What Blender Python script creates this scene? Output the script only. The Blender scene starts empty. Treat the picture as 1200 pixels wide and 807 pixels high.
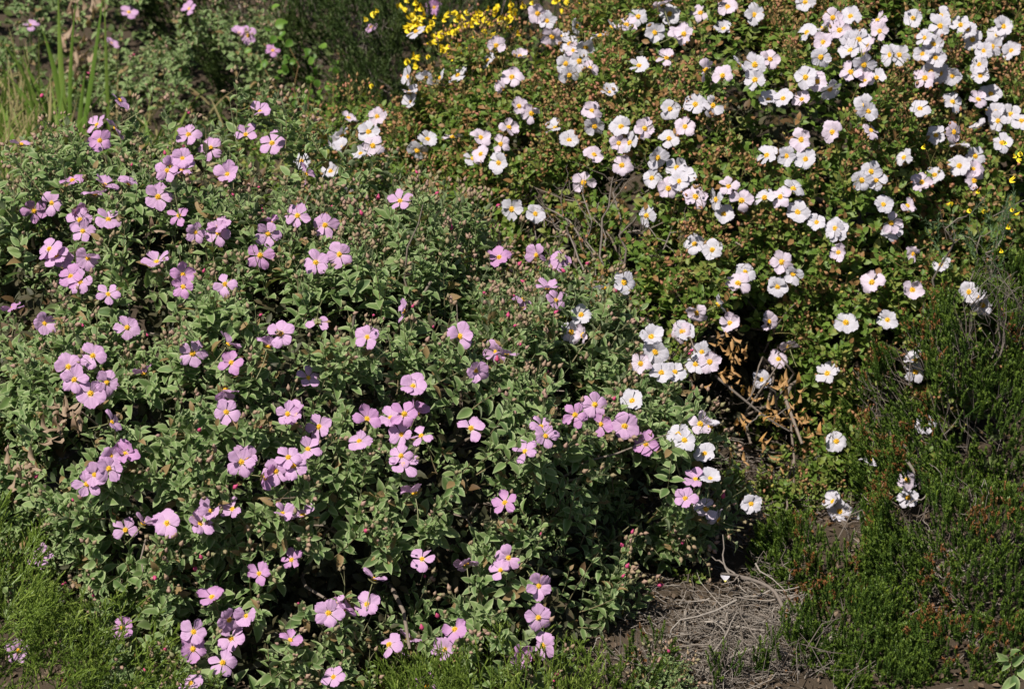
import bpy, math, random
import numpy as np
from mathutils import Matrix, Vector

rng = np.random.default_rng(7)
random.seed(7)
scene = bpy.context.scene
C = scene.collection

# ------------------------------------------------------------------ camera
PITCH = math.radians(25); CAM = np.array([0.0, -4.53, 2.61])
HFOV = math.radians(19.3); TH = math.tan(HFOV / 2)
cd = bpy.data.cameras.new('camera'); cam = bpy.data.objects.new('camera', cd); C.objects.link(cam)
cam.location = CAM; cam.rotation_euler = (math.radians(90) - PITCH, 0, 0)
cd.angle = HFOV; cd.clip_start = 0.05; cd.clip_end = 500
cd.dof.use_dof = True; cd.dof.focus_distance = 4.95; cd.dof.aperture_fstop = 9.0
scene.camera = cam
FW = np.array([0, math.cos(PITCH), -math.sin(PITCH)]); RT = np.array([1.0, 0, 0]); UP = np.array([0, math.sin(PITCH), math.cos(PITCH)])
# ------------------------------------------------------------------ sky and sun
SUN = np.array([-0.36, -0.40, 0.84]); SUN /= np.linalg.norm(SUN)
w = bpy.data.worlds.new('World'); scene.world = w; w.use_nodes = True
nt = w.node_tree; sky = nt.nodes.new('ShaderNodeTexSky'); sky.sky_type = 'NISHITA'; sky.sun_disc = False
sky.sun_elevation = math.asin(SUN[2]); sky.sun_rotation = math.atan2(SUN[0], SUN[1])
bg = nt.nodes['Background']; bg.inputs[1].default_value = 0.05
nt.links.new(sky.outputs[0], bg.inputs[0])
sd = bpy.data.lights.new('sun', 'SUN'); sd.energy = 5.0; sd.angle = math.radians(0.5); sd.color = (1, 0.95, 0.87)
so = bpy.data.objects.new('sun', sd); C.objects.link(so); so.location = (-3, -3, 8)
so.rotation_euler = Vector(SUN).to_track_quat('Z', 'Y').to_euler()
scene.view_settings.view_transform = 'Standard'; scene.view_settings.look = 'None'
scene.view_settings.exposure = 0.44; scene.view_settings.gamma = 1.0
scene.render.film_transparent = False
try:
    scene.cycles.max_bounces = 6; scene.cycles.diffuse_bounces = 3; scene.cycles.transmission_bounces = 4
except Exception: pass

# ------------------------------------------------------------------ small maths
def nrm(a): return a / np.maximum(np.linalg.norm(a, axis=-1, keepdims=True), 1e-9)
def rayd(u, v):
    d = FW + RT * ((u - 600) / 600 * TH) + UP * ((403.5 - v) / 600 * TH); return d / np.linalg.norm(d)
def P(u, v, y):                                   # world point seen at (u, v) of the photograph on the plane Y = y
    d = rayd(u, v); return CAM + d * ((y - CAM[1]) / d[1])
def G(u, v, z=0.0):                               # world point on the height z
    d = rayd(u, v); return CAM + d * ((z - CAM[2]) / d[2])
def proj(p):
    q = p - CAM; z = q @ FW
    return 600 + (q @ RT) / z * 600 / TH, 403.5 - (q @ UP) / z * 600 / TH, z
_tab = rng.random((64, 64, 64))
def noise(p, s, seed=0):                           # value noise in space, 0..1
    q = p / s + seed * 17.3; i = np.floor(q).astype(int); f = q - i; f = f * f * (3 - 2 * f); o = 0
    for dx in (0, 1):
        for dy in (0, 1):
            for dz in (0, 1):
                wt = (f[..., 0] if dx else 1 - f[..., 0]) * (f[..., 1] if dy else 1 - f[..., 1]) * (f[..., 2] if dz else 1 - f[..., 2])
                o = o + wt * _tab[(i[..., 0] + dx) % 64, (i[..., 1] + dy) % 64, (i[..., 2] + dz) % 64]
    return o
def gh(p):                                         # height of the ground
    q = np.stack([p[..., 0], p[..., 1], 0 * p[..., 0]], -1)
    return 0.05 * (noise(q, 0.5, 3) - 0.5) + 0.015 * (noise(q, 0.08, 5) - 0.5) + 0.05 * np.clip(p[..., 1] - 1.2, 0, 40)

# ------------------------------------------------------------------ materials
def mat(name, build):
    m = bpy.data.materials.new(name); m.use_nodes = True; t = m.node_tree; t.nodes.clear(); build(t); return m
def N(t, typ, **k):
    n = t.nodes.new(typ)
    for a, b in k.items(): setattr(n, a, b)
    return n
def mixc(t, f, a, b, blend='MIX'):
    n = N(t, 'ShaderNodeMix', data_type='RGBA', blend_type=blend)
    for s, v in ((0, f), (6, a), (7, b)):
        if hasattr(v, 'is_linked') or hasattr(v, 'links'): t.links.new(v, n.inputs[s])
        else: n.inputs[s].default_value = v if s == 0 else (*v, 1)[:4]
    return n.outputs[2]
def math_(t, op, a, b=None, clamp=False):
    n = N(t, 'ShaderNodeMath', operation=op, use_clamp=clamp)
    for i, v in enumerate((a, b)):
        if v is None: continue
        if hasattr(v, 'links'): t.links.new(v, n.inputs[i])
        else: n.inputs[i].default_value = v
    return n.outputs[0]
def surface(t, col, rough=0.55, spec=0.35, trans=0.0, tcol=None, bump=None):
    out = N(t, 'ShaderNodeOutputMaterial'); b = N(t, 'ShaderNodeBsdfPrincipled')
    t.links.new(col, b.inputs['Base Color']); b.inputs['Roughness'].default_value = rough
    b.inputs['Specular IOR Level'].default_value = spec
    if bump:
        bn = N(t, 'ShaderNodeBump'); bn.inputs['Strength'].default_value = bump[1]; bn.inputs['Distance'].default_value = bump[2]
        t.links.new(bump[0], bn.inputs['Height']); t.links.new(bn.outputs[0], b.inputs['Normal'])
    if trans:
        tr = N(t, 'ShaderNodeBsdfTranslucent'); t.links.new(tcol or col, tr.inputs[0]); mx = N(t, 'ShaderNodeMixShader')
        mx.inputs[0].default_value = trans; t.links.new(b.outputs[0], mx.inputs[1]); t.links.new(tr.outputs[0], mx.inputs[2])
        t.links.new(mx.outputs[0], out.inputs[0])
    else: t.links.new(b.outputs[0], out.inputs[0])
def tint(t):
    a = N(t, 'ShaderNodeAttribute', attribute_name='tint'); s = N(t, 'ShaderNodeSeparateColor'); t.links.new(a.outputs['Color'], s.inputs[0])
    return s.outputs[0], s.outputs[1], s.outputs[2]
def noise_tex(t, scale, detail=3, stretch=None):
    tc = N(t, 'ShaderNodeTexCoord'); n = N(t, 'ShaderNodeTexNoise'); n.inputs['Scale'].default_value = scale; n.inputs['Detail'].default_value = detail
    if stretch:
        mp = N(t, 'ShaderNodeMapping'); mp.inputs['Scale'].default_value = stretch
        t.links.new(tc.outputs['Object'], mp.inputs[0]); t.links.new(mp.outputs[0], n.inputs[0])
    else: t.links.new(tc.outputs['Object'], n.inputs[0])
    return n.outputs[0]
def ramp3(t, f, c0, c1, c2):
    r = N(t, 'ShaderNodeValToRGB'); e = r.color_ramp.elements
    e[0].color = (*c0, 1); e[1].color = (*c2, 1); m = e.new(0.5); m.color = (*c1, 1)
    t.links.new(f, r.inputs[0]); return r.outputs[0]
def leaf_mat(name, c0, c1, c2, edge, under, dry, trans=0.28, rough=0.6, epow=5.0, own_random=False, spec=0.3):
    """tint.r picks the leaf's own green, tint.g is the distance from the midrib (pale margin), tint.b above 0.9 is a dried leaf"""
    def b(t):
        r, g, bl = tint(t)
        if own_random:
            oi = N(t, 'ShaderNodeObjectInfo'); r = oi.outputs['Random']
        col = ramp3(t, r, c0, c1, c2)
        nz = noise_tex(t, 260.0 if not own_random else 200.0, 2)
        col = mixc(t, math_(t, 'MULTIPLY', nz, 0.35), col, tuple(x * 1.35 for x in c1))
        col = mixc(t, math_(t, 'MULTIPLY', math_(t, 'POWER', g, epow), 0.85, True), col, edge)
        geo = N(t, 'ShaderNodeNewGeometry'); col = mixc(t, math_(t, 'MULTIPLY', geo.outputs['Backfacing'], 0.75), col, under)
        col = mixc(t, math_(t, 'MULTIPLY', math_(t, 'GREATER_THAN', bl, 0.93), 0.9), col, dry)
        surface(t, col, rough, spec, trans, mixc(t, 0.6, col, tuple(min(1, x * 1.6) for x in (c1[0] * 1.1, c1[1] * 1.3, c1[2] * 0.5))), (nz, 0.25, 0.0006))
    return mat(name, b)
M = {}
PL = dict(c0=(.050, .098, .030), c1=(.120, .190, .056), c2=(.225, .295, .110), edge=(.43, .48, .25), under=(.27, .31, .19), dry=(.26, .16, .075), epow=3.2)
M['sage_leaf'] = leaf_mat('grey_green_leaf', **PL)
M['sage_leaf_one'] = leaf_mat('grey_green_leaf_single', own_random=True, **PL)
WL = dict(c0=(.05, .11, .014), c1=(.115, .185, .026), c2=(.27, .235, .065), edge=(.17, .21, .06), under=(.15, .19, .07), dry=(.27, .13, .055), epow=4, rough=0.5)
M['green_leaf'] = leaf_mat('fresh_green_leaf', **WL)
M['green_leaf_one'] = leaf_mat('fresh_green_leaf_single', own_random=True, **WL)
M['inner_leaf'] = leaf_mat('dull_inner_leaf', (.030, .032, .016), (.045, .045, .022), (.07, .05, .025), (.05, .05, .02), (.06, .05, .03), (.09, .05, .02), trans=0.1)  # inner leaves coloured darker, painting in the shade deep inside the bushes
M['cover'] = leaf_mat('low_herbage', (.045, .07, .02), (.07, .10, .025), (.12, .13, .04), (.10, .13, .04), (.08, .10, .04), (.16, .10, .05), trans=0.15)
M['litter'] = leaf_mat('fallen_leaf', (.035, .024, .016), (.08, .052, .032), (.21, .15, .10), (.2, .15, .1), (.15, .11, .07), (.22, .10, .03), trans=0.1)
M['heath'] = leaf_mat('heath_needle', (.022, .050, .008), (.060, .115, .014), (.27, .37, .038), (.14, .20, .02), (.07, .11, .02), (.24, .085, .035), trans=0.2, rough=0.45)
M['dark_needle'] = leaf_mat('dark_shrub_leaf', (.022, .05, .010), (.045, .08, .013), (.11, .14, .02), (.06, .09, .02), (.05, .07, .02), (.12, .08, .03), trans=0.15)
M['feather'] = leaf_mat('feathery_needle', (.09, .15, .02), (.19, .26, .04), (.38, .42, .11), (.26, .31, .09), (.15, .21, .05), (.26, .17, .07), trans=0.25, rough=0.45)
M['blue_needle'] = leaf_mat('blue_green_needle', (.05, .10, .035), (.08, .14, .05), (.15, .21, .08), (.14, .19, .10), (.10, .15, .08), (.2, .15, .06), trans=0.15)
M['grass'] = leaf_mat('grass_blade', (.08, .15, .025), (.15, .24, .04), (.27, .32, .08), (.26, .34, .10), (.15, .24, .05), (.42, .33, .17), trans=0.3, rough=0.45)
M['broad_leaf'] = leaf_mat('light_green_leaf', (.05, .11, .015), (.085, .18, .022), (.16, .27, .04), (.22, .32, .07), (.15, .24, .05), (.3, .2, .05), trans=0.35, own_random=True, rough=.4)
M['dried_leaf'] = leaf_mat('dried_leaf', (.30, .15, .04), (.42, .22, .065), (.50, .30, .10), (.5, .3, .12), (.36, .21, .09), (.3, .2, .1), trans=0.2, own_random=True)
M['grey_dried'] = leaf_mat('withered_leaf', (.24, .15, .10), (.33, .22, .15), (.40, .28, .20), (.4, .3, .2), (.3, .22, .15), (.3, .2, .1), trans=0.2, own_random=True)
def bud_mat(name, c0, c1, c2, special):
    def b(t):
        r, g, bl = tint(t); col = ramp3(t, r, c0, c1, c2)
        nz = noise_tex(t, 400.0, 2); col = mixc(t, math_(t, 'MULTIPLY', nz, 0.5), col, tuple(x * 0.55 for x in c0))
        col = mixc(t, math_(t, 'GREATER_THAN', bl, 0.972), col, special)
        surface(t, col, 0.6, 0.3, 0.15, None, (nz, 0.4, 0.0006))
    return mat(name, b)
M['pink_bud'] = bud_mat('hairy_bud', (.26, .25, .12), (.36, .24, .16), (.42, .25, .21), (.50, .07, .17))
M['red_bud'] = bud_mat('red_brown_bud', (.26, .20, .06), (.36, .18, .085), (.43, .17, .11), (.40, .36, .08))
M['spent'] = bud_mat('spent_flower', (.28, .12, .05), (.36, .15, .05), (.42, .20, .08), (.3, .1, .03))
def stem_mat(name, a, b_):
    def b(t):
        r, g, bl = tint(t); nz = noise_tex(t, 120.0, 4); col = mixc(t, r, a, b_)
        col = mixc(t, math_(t, 'MULTIPLY', nz, 0.6), col, tuple(x * 0.45 for x in a))
        surface(t, col, 0.75, 0.2, 0, None, (nz, 0.6, 0.001))
    return mat(name, b)
M['green_stem'] = stem_mat('hairy_green_stem', (.17, .20, .09), (.24, .17, .10))
M['red_stem'] = stem_mat('reddish_stem', (.15, .17, .05), (.24, .13, .06))
M['bark'] = stem_mat('grey_brown_bark', (.17, .13, .10), (.28, .23, .19))
M['dead_wood'] = stem_mat('bleached_dead_wood', (.12, .095, .075), (.37, .325, .28))
M['dark_wood'] = stem_mat('dark_dead_wood', (.10, .075, .058), (.27, .23, .20))
def petal_mat(name, c_in, c_mid, c_out, trans=0.3):
    def b(t):
        tc = N(t, 'ShaderNodeTexCoord'); sp = N(t, 'ShaderNodeSeparateXYZ'); t.links.new(tc.outputs['Object'], sp.inputs[0])
        y = sp.outputs[1]                                        # metres from the flower's centre along the petal
        oi = N(t, 'ShaderNodeObjectInfo')
        f = math_(t, 'DIVIDE', y, 0.028, True); col = mixc(t, f, c_mid, c_out)
        col = mixc(t, math_(t, 'MULTIPLY', oi.outputs['Random'], 0.35), col, tuple(x * 0.88 for x in c_out))
        vein = noise_tex(t, 90.0, 3, (9, 1.0, 9)); col = mixc(t, math_(t, 'MULTIPLY', vein, 0.22), col, tuple(x * 0.8 for x in c_mid))
        nb = math_(t, 'SUBTRACT', 1.0, math_(t, 'DIVIDE', math_(t, 'SUBTRACT', y, 0.0028), 0.0035, True), True); col = mixc(t, nb, col, c_in)
        surface(t, col, 0.6, 0.2, trans, col, (vein, 0.5, 0.0012))
    return mat(name, b)
M['pink_petal'] = petal_mat('pink_petal', (.75, .62, .12), (.62, .41, .60), (.565, .325, .555))
M['deep_petal'] = petal_mat('deep_pink_petal', (.72, .55, .12), (.58, .33, .55), (.51, .25, .49))
M['white_petal'] = petal_mat('white_petal', (.80, .72, .16), (.60, .575, .63), (.585, .555, .62))
M['blush_petal'] = petal_mat('blush_petal', (.80, .70, .16), (.66, .58, .66), (.64, .52, .63))
def flat(name, c, rough=.5, sc=300.0, amt=.4):
    def b(t):
        nz = noise_tex(t, sc, 3); col = mixc(t, math_(t, 'MULTIPLY', nz, amt), c, tuple(x * .5 for x in c)); surface(t, col, rough, .3, 0, None, (nz, .4, .0005))
    return mat(name, b)
M['stamen'] = flat('yellow_stamen', (.90, .52, .03), .6, 900.0, .35)
M['calyx'] = flat('green_calyx', (.22, .22, .10))
M['yellow_petal'] = flat('yellow_pea_petal', (.80, .60, .02), .5, 200.0, .25)
M['bee_fur'] = flat('brown_fur', (.10, .055, .02)); M['bee_dark'] = flat('dark_shell', (.02, .015, .012), .3)
def soil(t):
    a = noise_tex(t, 3.0, 6); b_ = noise_tex(t, 60.0, 5); c = noise_tex(t, 400.0, 3)
    col = mixc(t, a, (.038, .027, .019), (.095, .072, .052)); col = mixc(t, math_(t, 'MULTIPLY', b_, .7), col, (.06, .045, .03))
    surface(t, col, .95, .1, 0, None, (c, .8, .004))
M['soil'] = mat('soil', soil)

# ------------------------------------------------------------------ object helpers
def mesh_np(name, V, F, mats, T=None, mi=None, smooth=True):
    """V (n,3); F list of (k,3)/(k,4) index arrays; T (n,3) tint; mi material index per face"""
    me = bpy.data.meshes.new(name); V = np.asarray(V, np.float32)
    Fs = [f for f in (F if isinstance(F, list) else [F]) if len(f)]
    loops = np.concatenate([f.ravel() for f in Fs]).astype(np.int32); sizes = np.concatenate([np.full(len(f), f.shape[1]) for f in Fs])
    me.vertices.add(len(V)); me.vertices.foreach_set('co', V.ravel())
    me.loops.add(len(loops)); me.loops.foreach_set('vertex_index', loops)
    me.polygons.add(len(sizes)); me.polygons.foreach_set('loop_start', np.concatenate([[0], np.cumsum(sizes)[:-1]]).astype(np.int32))
    me.polygons.foreach_set('use_smooth', np.full(len(sizes), smooth))
    for m in mats: me.materials.append(m)
    if mi is not None: me.polygons.foreach_set('material_index', np.asarray(mi, np.int32))
    if T is not None:
        a = me.attributes.new('tint', 'FLOAT_COLOR', 'POINT'); T4 = np.ones((len(V), 4), np.float32); T4[:, :3] = T; a.data.foreach_set('color', T4.ravel())
    me.update(calc_edges=True); return me
def thing(name, label, cat, loc, group=None):
    o = bpy.data.objects.new(name, None); C.objects.link(o); o.location = loc; o.empty_display_size = .05
    o['label'] = label; o['category'] = cat
    if group: o['group'] = group
    return o
def part(name, me, parent, mtx=None, kind=None, label=None, world=True):
    o = bpy.data.objects.new(name, me); C.objects.link(o); o.parent = parent
    if mtx is None: o.location = -Vector(parent.location) if world else (0, 0, 0)
    else: o.matrix_local = (Matrix.Translation(-Vector(parent.location)) @ mtx) if world else mtx
    if kind: o['kind'] = kind
    if label: o['label'] = label
    return o
def frame(pos, x, y, z, s=1.0):
    return Matrix(((x[0] * s, y[0] * s, z[0] * s, pos[0]), (x[1] * s, y[1] * s, z[1] * s, pos[1]), (x[2] * s, y[2] * s, z[2] * s, pos[2]), (0, 0, 0, 1)))
class Batch:                                        # many copies of small templates gathered into ONE mesh
    def __init__(s): s.V = []; s.F = {}; s.T = []; s.n = 0
    def add(s, V, T, faces):                        # V (k,n,3) T (k,n,3) faces: list of (m,3|4)
        k, n = V.shape[:2]
        if k == 0: return
        s.V.append(V.reshape(-1, 3)); s.T.append(T.reshape(-1, 3)); off = s.n + np.arange(k) * n
        for f in faces: s.F.setdefault(f.shape[1], []).append((f[None] + off[:, None, None]).reshape(-1, f.shape[1]))
        s.n += k * n
    def mesh(s, name, m, smooth=True):
        if not s.V: return None
        return mesh_np(name, np.concatenate(s.V), [np.concatenate(f) for f in s.F.values()], [m], np.concatenate(s.T), None, smooth)
def place(tmpl, pos, x, y, z, s):                   # (n,3) template at k frames
    s = np.broadcast_to(np.asarray(s, float), (len(pos),))[:, None, None]
    return pos[:, None] + s * (tmpl[None, :, 0:1] * x[:, None] + tmpl[None, :, 1:2] * y[:, None] + tmpl[None, :, 2:3] * z[:, None])
def tubes(B, paths, rad, tone, sides=3, taper=0.35):
    """paths (k,m,3); rad (k,)"""
    k, m = paths.shape[:2]
    if k == 0: return
    t = nrm(np.gradient(paths, axis=1)); ref = np.where(np.abs(t[:, :1, 2:3]) > .9, np.array([1., 0, 0]), np.array([0, 0, 1.])); a = nrm(np.cross(t, np.broadcast_to(ref, t.shape))); b = np.cross(t, a)
    r = rad[:, None] * np.linspace(1, taper, m)[None]; an = np.arange(sides) / sides * 2 * math.pi
    V = paths[:, :, None] + r[:, :, None, None] * (a[:, :, None] * np.cos(an)[None, None, :, None] + b[:, :, None] * np.sin(an)[None, None, :, None])
    F = [(i * sides + j, i * sides + (j + 1) % sides, (i + 1) * sides + (j + 1) % sides, (i + 1) * sides + j) for i in range(m - 1) for j in range(sides)]
    T = np.zeros((k, m * sides, 3)); T[..., 0] = tone[:, None]; B.add(V.reshape(k, m * sides, 3), T, [np.array(F)])

# ------------------------------------------------------------------ templates
def leaf_template(rows, cols, width, curl, fold, wave, seed, tipw=0.0, pw=0.8):
    """unit-long leaf along +Y, upper face +Z, folded at the midrib, wavy margin, tip curling down"""
    r = np.random.default_rng(seed); ph = r.random() * 6; V = []; T = []
    ts = np.linspace(0, 1, rows + 2)
    V.append((0, 0, 0)); T.append(0.2)
    cs = np.linspace(-1, 1, cols)
    for t in ts[1:-1]:
        wd = width * math.sin(math.pi * t ** pw) ** 0.75
        for c in cs:
            x = c * wd / 2 * (1 - .12 * abs(c) * fold * 4); z = fold * abs(c) ** 1.4 * wd + wave * math.sin(t * 9 + ph + (c > 0) * 2) * abs(c) ** 2 - curl * t * t
            V.append((x, t * (1 - curl * .25 * t), z)); T.append(abs(c))
    V.append((tipw, 1 - curl * .25, -curl * 1.08)); T.append(.9)
    tri = []; quad = []; n = cols
    for j in range(n - 1): tri.append((0, 1 + j + 1, 1 + j)); 
    for i in range(rows - 1):
        for j in range(n - 1): a = 1 + i * n + j; quad.append((a, a + 1, a + n + 1, a + n))
    e = 1 + rows * n; a = 1 + (rows - 1) * n
    for j in range(n - 1): tri.append((a + j, a + j + 1, e))
    return np.array(V), np.array(T), [np.array(tri), np.array(quad)] if quad else [np.array(tri)]
def bud_template(sides=5, rings=3, fat=0.36):
    V = [(0, 0, 0)]; prof = [(.22, .75), (.55, 1.0), (.85, .45)][:rings]
    for y, r in prof:
        for j in range(sides): a = 2 * math.pi * (j + y) / sides; V.append((r * fat * math.cos(a), y, r * fat * math.sin(a)))
    V.append((0, 1.15, 0)); tri = [(0, 1 + (j + 1) % sides, 1 + j) for j in range(sides)]; quad = []
    for i in range(rings - 1):
        for j in range(sides): a = 1 + i * sides; quad.append((a + j, a + (j + 1) % sides, a + sides + (j + 1) % sides, a + sides + j))
    a = 1 + (rings - 1) * sides; e = len(V) - 1; tri += [(a + j, a + (j + 1) % sides, e) for j in range(sides)]
    return np.array(V, float), [np.array(tri), np.array(quad)]
SAGE = [leaf_template(3, 3, .52, c, f, w_, i) for i, (c, f, w_) in enumerate([(.15, .20, .03), (.35, .28, .05), (.05, .14, .04), (.25, .34, .02)])]
SAGE_HI = [leaf_template(6, 5, .54, c, f, w_, i) for i, (c, f, w_) in enumerate([(.15, .20, .035), (.35, .26, .05), (.05, .16, .04), (.25, .32, .03), (.45, .22, .04)])]
GRN = [leaf_template(2, 3, .62, c, f, .03, i) for i, (c, f) in enumerate([(.1, .12), (.3, .2), (-.05, .2)])]
GRN_HI = [leaf_template(4, 5, .64, c, f, .035, i) for i, (c, f) in enumerate([(.1, .12), (.3, .2), (-.05, .2), (.45, .15)])]
BUD = bud_template(); BUDLO = bud_template(4, 2)

# ------------------------------------------------------------------ canopy sampling
def canopy(blobs, dens, amp=0.05, scale=0.16, seed=0, margin=170, zmin=0.03, back=-0.35, thin=0.33, ungap=0.12):
    """points scattered over the lumpy outer surface of a shrub (union of rounded boughs); returns point, outward normal"""
    PP = []; NN = []
    cs = [(P(u, v, y), np.array([rx, ry, rz])) for u, v, y, rx, ry, rz in blobs]
    for k, (c, r) in enumerate(cs):
        area = 4 * math.pi * ((r[0] * r[1]) ** 1.6 / 3 + (r[0] * r[2]) ** 1.6 / 3 + (r[1] * r[2]) ** 1.6 / 3) ** (1 / 1.6)
        n = int(area * dens); d = nrm(rng.normal(size=(n, 3))); p0 = c + d * r; nn = nrm(d / r)
        p = p0 + nn * ((noise(p0, scale, seed) - .5) * 2 * amp + (noise(p0, scale * .4, seed + 1) - .5) * amp * .7)[:, None]
        keep = (p[:, 2] > gh(p) + zmin)
        for j, (c2, r2) in enumerate(cs):
            if j != k: keep &= (((p - c2) / r2) ** 2).sum(1) > 0.86
        u, v, z = proj(p); keep &= (u > -margin) & (u < 1200 + margin) & (v > -margin) & (v < 807 + margin)
        keep &= ((nrm(CAM - p) * nn).sum(1) > back)
        keep &= (noise(p0, .09, seed + 5) > thin) | (rng.random(n) < ungap)
        PP.append(p[keep]); NN.append(nn[keep])
    return np.concatenate(PP), np.concatenate(NN)
def basis(a):
    ref = np.where(np.abs(a[:, 2:3]) > .9, np.array([1., 0, 0]), np.array([0, 0, 1.])); e1 = nrm(np.cross(a, ref)); return e1, np.cross(a, e1)

def shoots(p, n, L, nodes, leaf, th0=78, th1=28, up=.45, jit=.3, sink=.6, tip=.5, bend=.25, per=2, seed=0):
    """leafy shoots: dict of stem paths and of leaf frames"""
    k = len(p); a = nrm(n * .65 + np.array([0, 0, up]) + rng.normal(size=(k, 3)) * jit); e1, e2 = basis(a)
    Ls = L * rng.uniform(.7, 1.3, k); q = p - a * (Ls * sink)[:, None]; bd = (rng.normal(size=(k, 3)) * bend + np.array([0, 0, bend * .4]))
    m = 4; tt = np.linspace(0, 1, m)
    path = q[:, None] + a[:, None] * (Ls[:, None] * tt)[..., None] + bd[:, None] * (Ls[:, None] * tt ** 2 * .5)[..., None]
    pos = []; X = []; Y = []; Z = []; S = []; tone = []; ph0 = rng.random(k) * 6.28; st = rng.random(k)
    for i in range(nodes):
        t = (i + .3) / nodes; base = q + a * (Ls * t)[:, None] + bd * (Ls * t * t * .5)[:, None]; ax = nrm(a + bd * t)
        for j in range(per):
            ph = ph0 + i * (math.pi / per) + j * 2 * math.pi / per + rng.normal(size=k) * .25
            th = np.radians(th0 + (th1 - th0) * t ** 1.5 + rng.normal(size=k) * 13)
            s = e1 * np.cos(ph)[:, None] + e2 * np.sin(ph)[:, None]; d = nrm(ax * np.cos(th)[:, None] + s * np.sin(th)[:, None]); z = nrm(ax * np.sin(th)[:, None] - s * np.cos(th)[:, None])
            rl = rng.normal(size=k) * .35; x = np.cross(d, z); x2 = x * np.cos(rl)[:, None] + z * np.sin(rl)[:, None]; z = np.cross(x2, d)
            pos.append(base); X.append(x2); Y.append(d); Z.append(z); S.append(leaf * (1 - (1 - tip) * t ** 2) * rng.uniform(.75, 1.2, k)); tone.append(np.clip(st * .6 + rng.random(k) * .4, 0, 1))
    cat = lambda l: np.concatenate(l)
    return dict(path=path, tip=path[:, -1], axis=nrm(a + bd), pos=cat(pos), x=cat(X), y=cat(Y), z=cat(Z), s=cat(S), tone=cat(tone), dry=rng.random(k * nodes * per), k=k)
def sub(L, m):
    for key in ('pos', 'x', 'y', 'z', 's', 'tone', 'dry'): L[key] = L[key][m]
def leaves_to(B, L, tmpls, mask=None):
    idx = np.arange(len(L['pos'])) if mask is None else np.nonzero(mask)[0]; pick = rng.integers(0, len(tmpls), len(idx))
    for ti, (V, T, F) in enumerate(tmpls):
        i = idx[pick == ti]; W = place(V, L['pos'][i], L['x'][i], L['y'][i], L['z'][i], L['s'][i])
        tn = np.zeros(W.shape); tn[..., 0] = L['tone'][i][:, None]; tn[..., 1] = T[None]; tn[..., 2] = L['dry'][i][:, None]; B.add(W, tn, F)
def buds(tipp, axis, num, spread, size, seed=0, hang=0.0):
    """clusters of buds on short stalks: returns frames and stalk paths"""
    k = len(tipp); rep = np.repeat(np.arange(k), num); n = len(rep); e1, e2 = basis(axis); ph = rng.random(n) * 6.28; rr = rng.random(n) ** .5
    d = nrm(axis[rep] + (e1[rep] * np.cos(ph)[:, None] + e2[rep] * np.sin(ph)[:, None]) * (rr * 1.0)[:, None] + np.array([0, 0, .25]))
    ln = spread * rng.uniform(.35, 1.1, n); b = tipp[rep] + d * ln[:, None]; y = nrm(d + rng.normal(size=(n, 3)) * .3 + np.array([0, 0, -hang])); x, z = basis(y)
    mid = tipp[rep] + d * (ln * .5)[:, None] + np.array([0, 0, .08]) * ln[:, None]
    return dict(pos=b, x=x, y=y, z=z, s=size * rng.uniform(.6, 1.2, n), tone=np.clip(rng.normal(.45, .38, n), 0, 1), dry=rng.random(n), path=np.stack([tipp[rep], mid, b], 1))
def needle_sprigs(B, p, a, L, whorls, per, nl, nw, spread=.55, tone=None, dry=None, tipbright=.5):
    """thin stems closely set with tiny needles"""
    k = len(p); e1, e2 = basis(a); Ls = L * rng.uniform(.6, 1.3, k); bd = rng.normal(size=(k, 3)) * .22
    tone = rng.random(k) * .5 if tone is None else tone; dry = np.zeros(k) if dry is None else dry
    path = p[:, None] + a[:, None] * (Ls[:, None] * np.linspace(0, 1, 3))[..., None] + bd[:, None] * (Ls[:, None] * np.linspace(0, 1, 3) ** 2 * .6)[..., None]
    tubes(B, path, np.full(k, nw * .35), tone * .3)
    F = [np.array([(0, 1, 2)])]
    for i in range(whorls):
        t = (i + .5) / whorls; base = p + a * (Ls * t)[:, None] + bd * (Ls * t * t * .6)[:, None]; ax = nrm(a + bd * t)
        for j in range(per):
            ph = rng.random(k) * 6.28; s = e1 * np.cos(ph)[:, None] + e2 * np.sin(ph)[:, None]; sp = spread * (1.25 - .7 * t)
            d = nrm(ax + s * sp * rng.uniform(.6, 1.6, k)[:, None]); wv = nrm(np.cross(d, s + ax * .3)) * nw * .5; ll = (nl * rng.uniform(.7, 1.25, k))[:, None]
            V = np.stack([base + wv * .8, base + d * ll, base - wv * .8 + d * ll * .15], 1)
            T = np.zeros((k, 3, 3)); T[..., 0] = np.clip(tone + tipbright * t ** 3, 0, 1)[:, None]; T[..., 1] = .2; T[..., 2] = (dry * (t > .68))[:, None]; B.add(V, T, F)

# ------------------------------------------------------------------ the setting: ground
def grid_mesh(name, xs, ys, m):
    X, Y = np.meshgrid(xs, ys); V = np.stack([X.ravel(), Y.ravel(), 0 * X.ravel()], 1); V[:, 2] = gh(V)
    nx = len(xs); i, j = np.meshgrid(np.arange(nx - 1), np.arange(len(ys) - 1)); a = (j * nx + i).ravel()
    return mesh_np(name, V, [np.stack([a, a + 1, a + nx + 1, a + nx], 1)], [m])
xs = np.concatenate([[-60, -30, -12, -6], np.linspace(-3, 3, 150), [6, 12, 30, 60]]); ys = np.concatenate([[-30, -12, -5, -2.5], np.linspace(-1.5, 4.5, 150), [6, 12, 30, 60]])
g = bpy.data.objects.new('ground', grid_mesh('ground', xs, ys, M['soil'])); C.objects.link(g); g['kind'] = 'structure'

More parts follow.
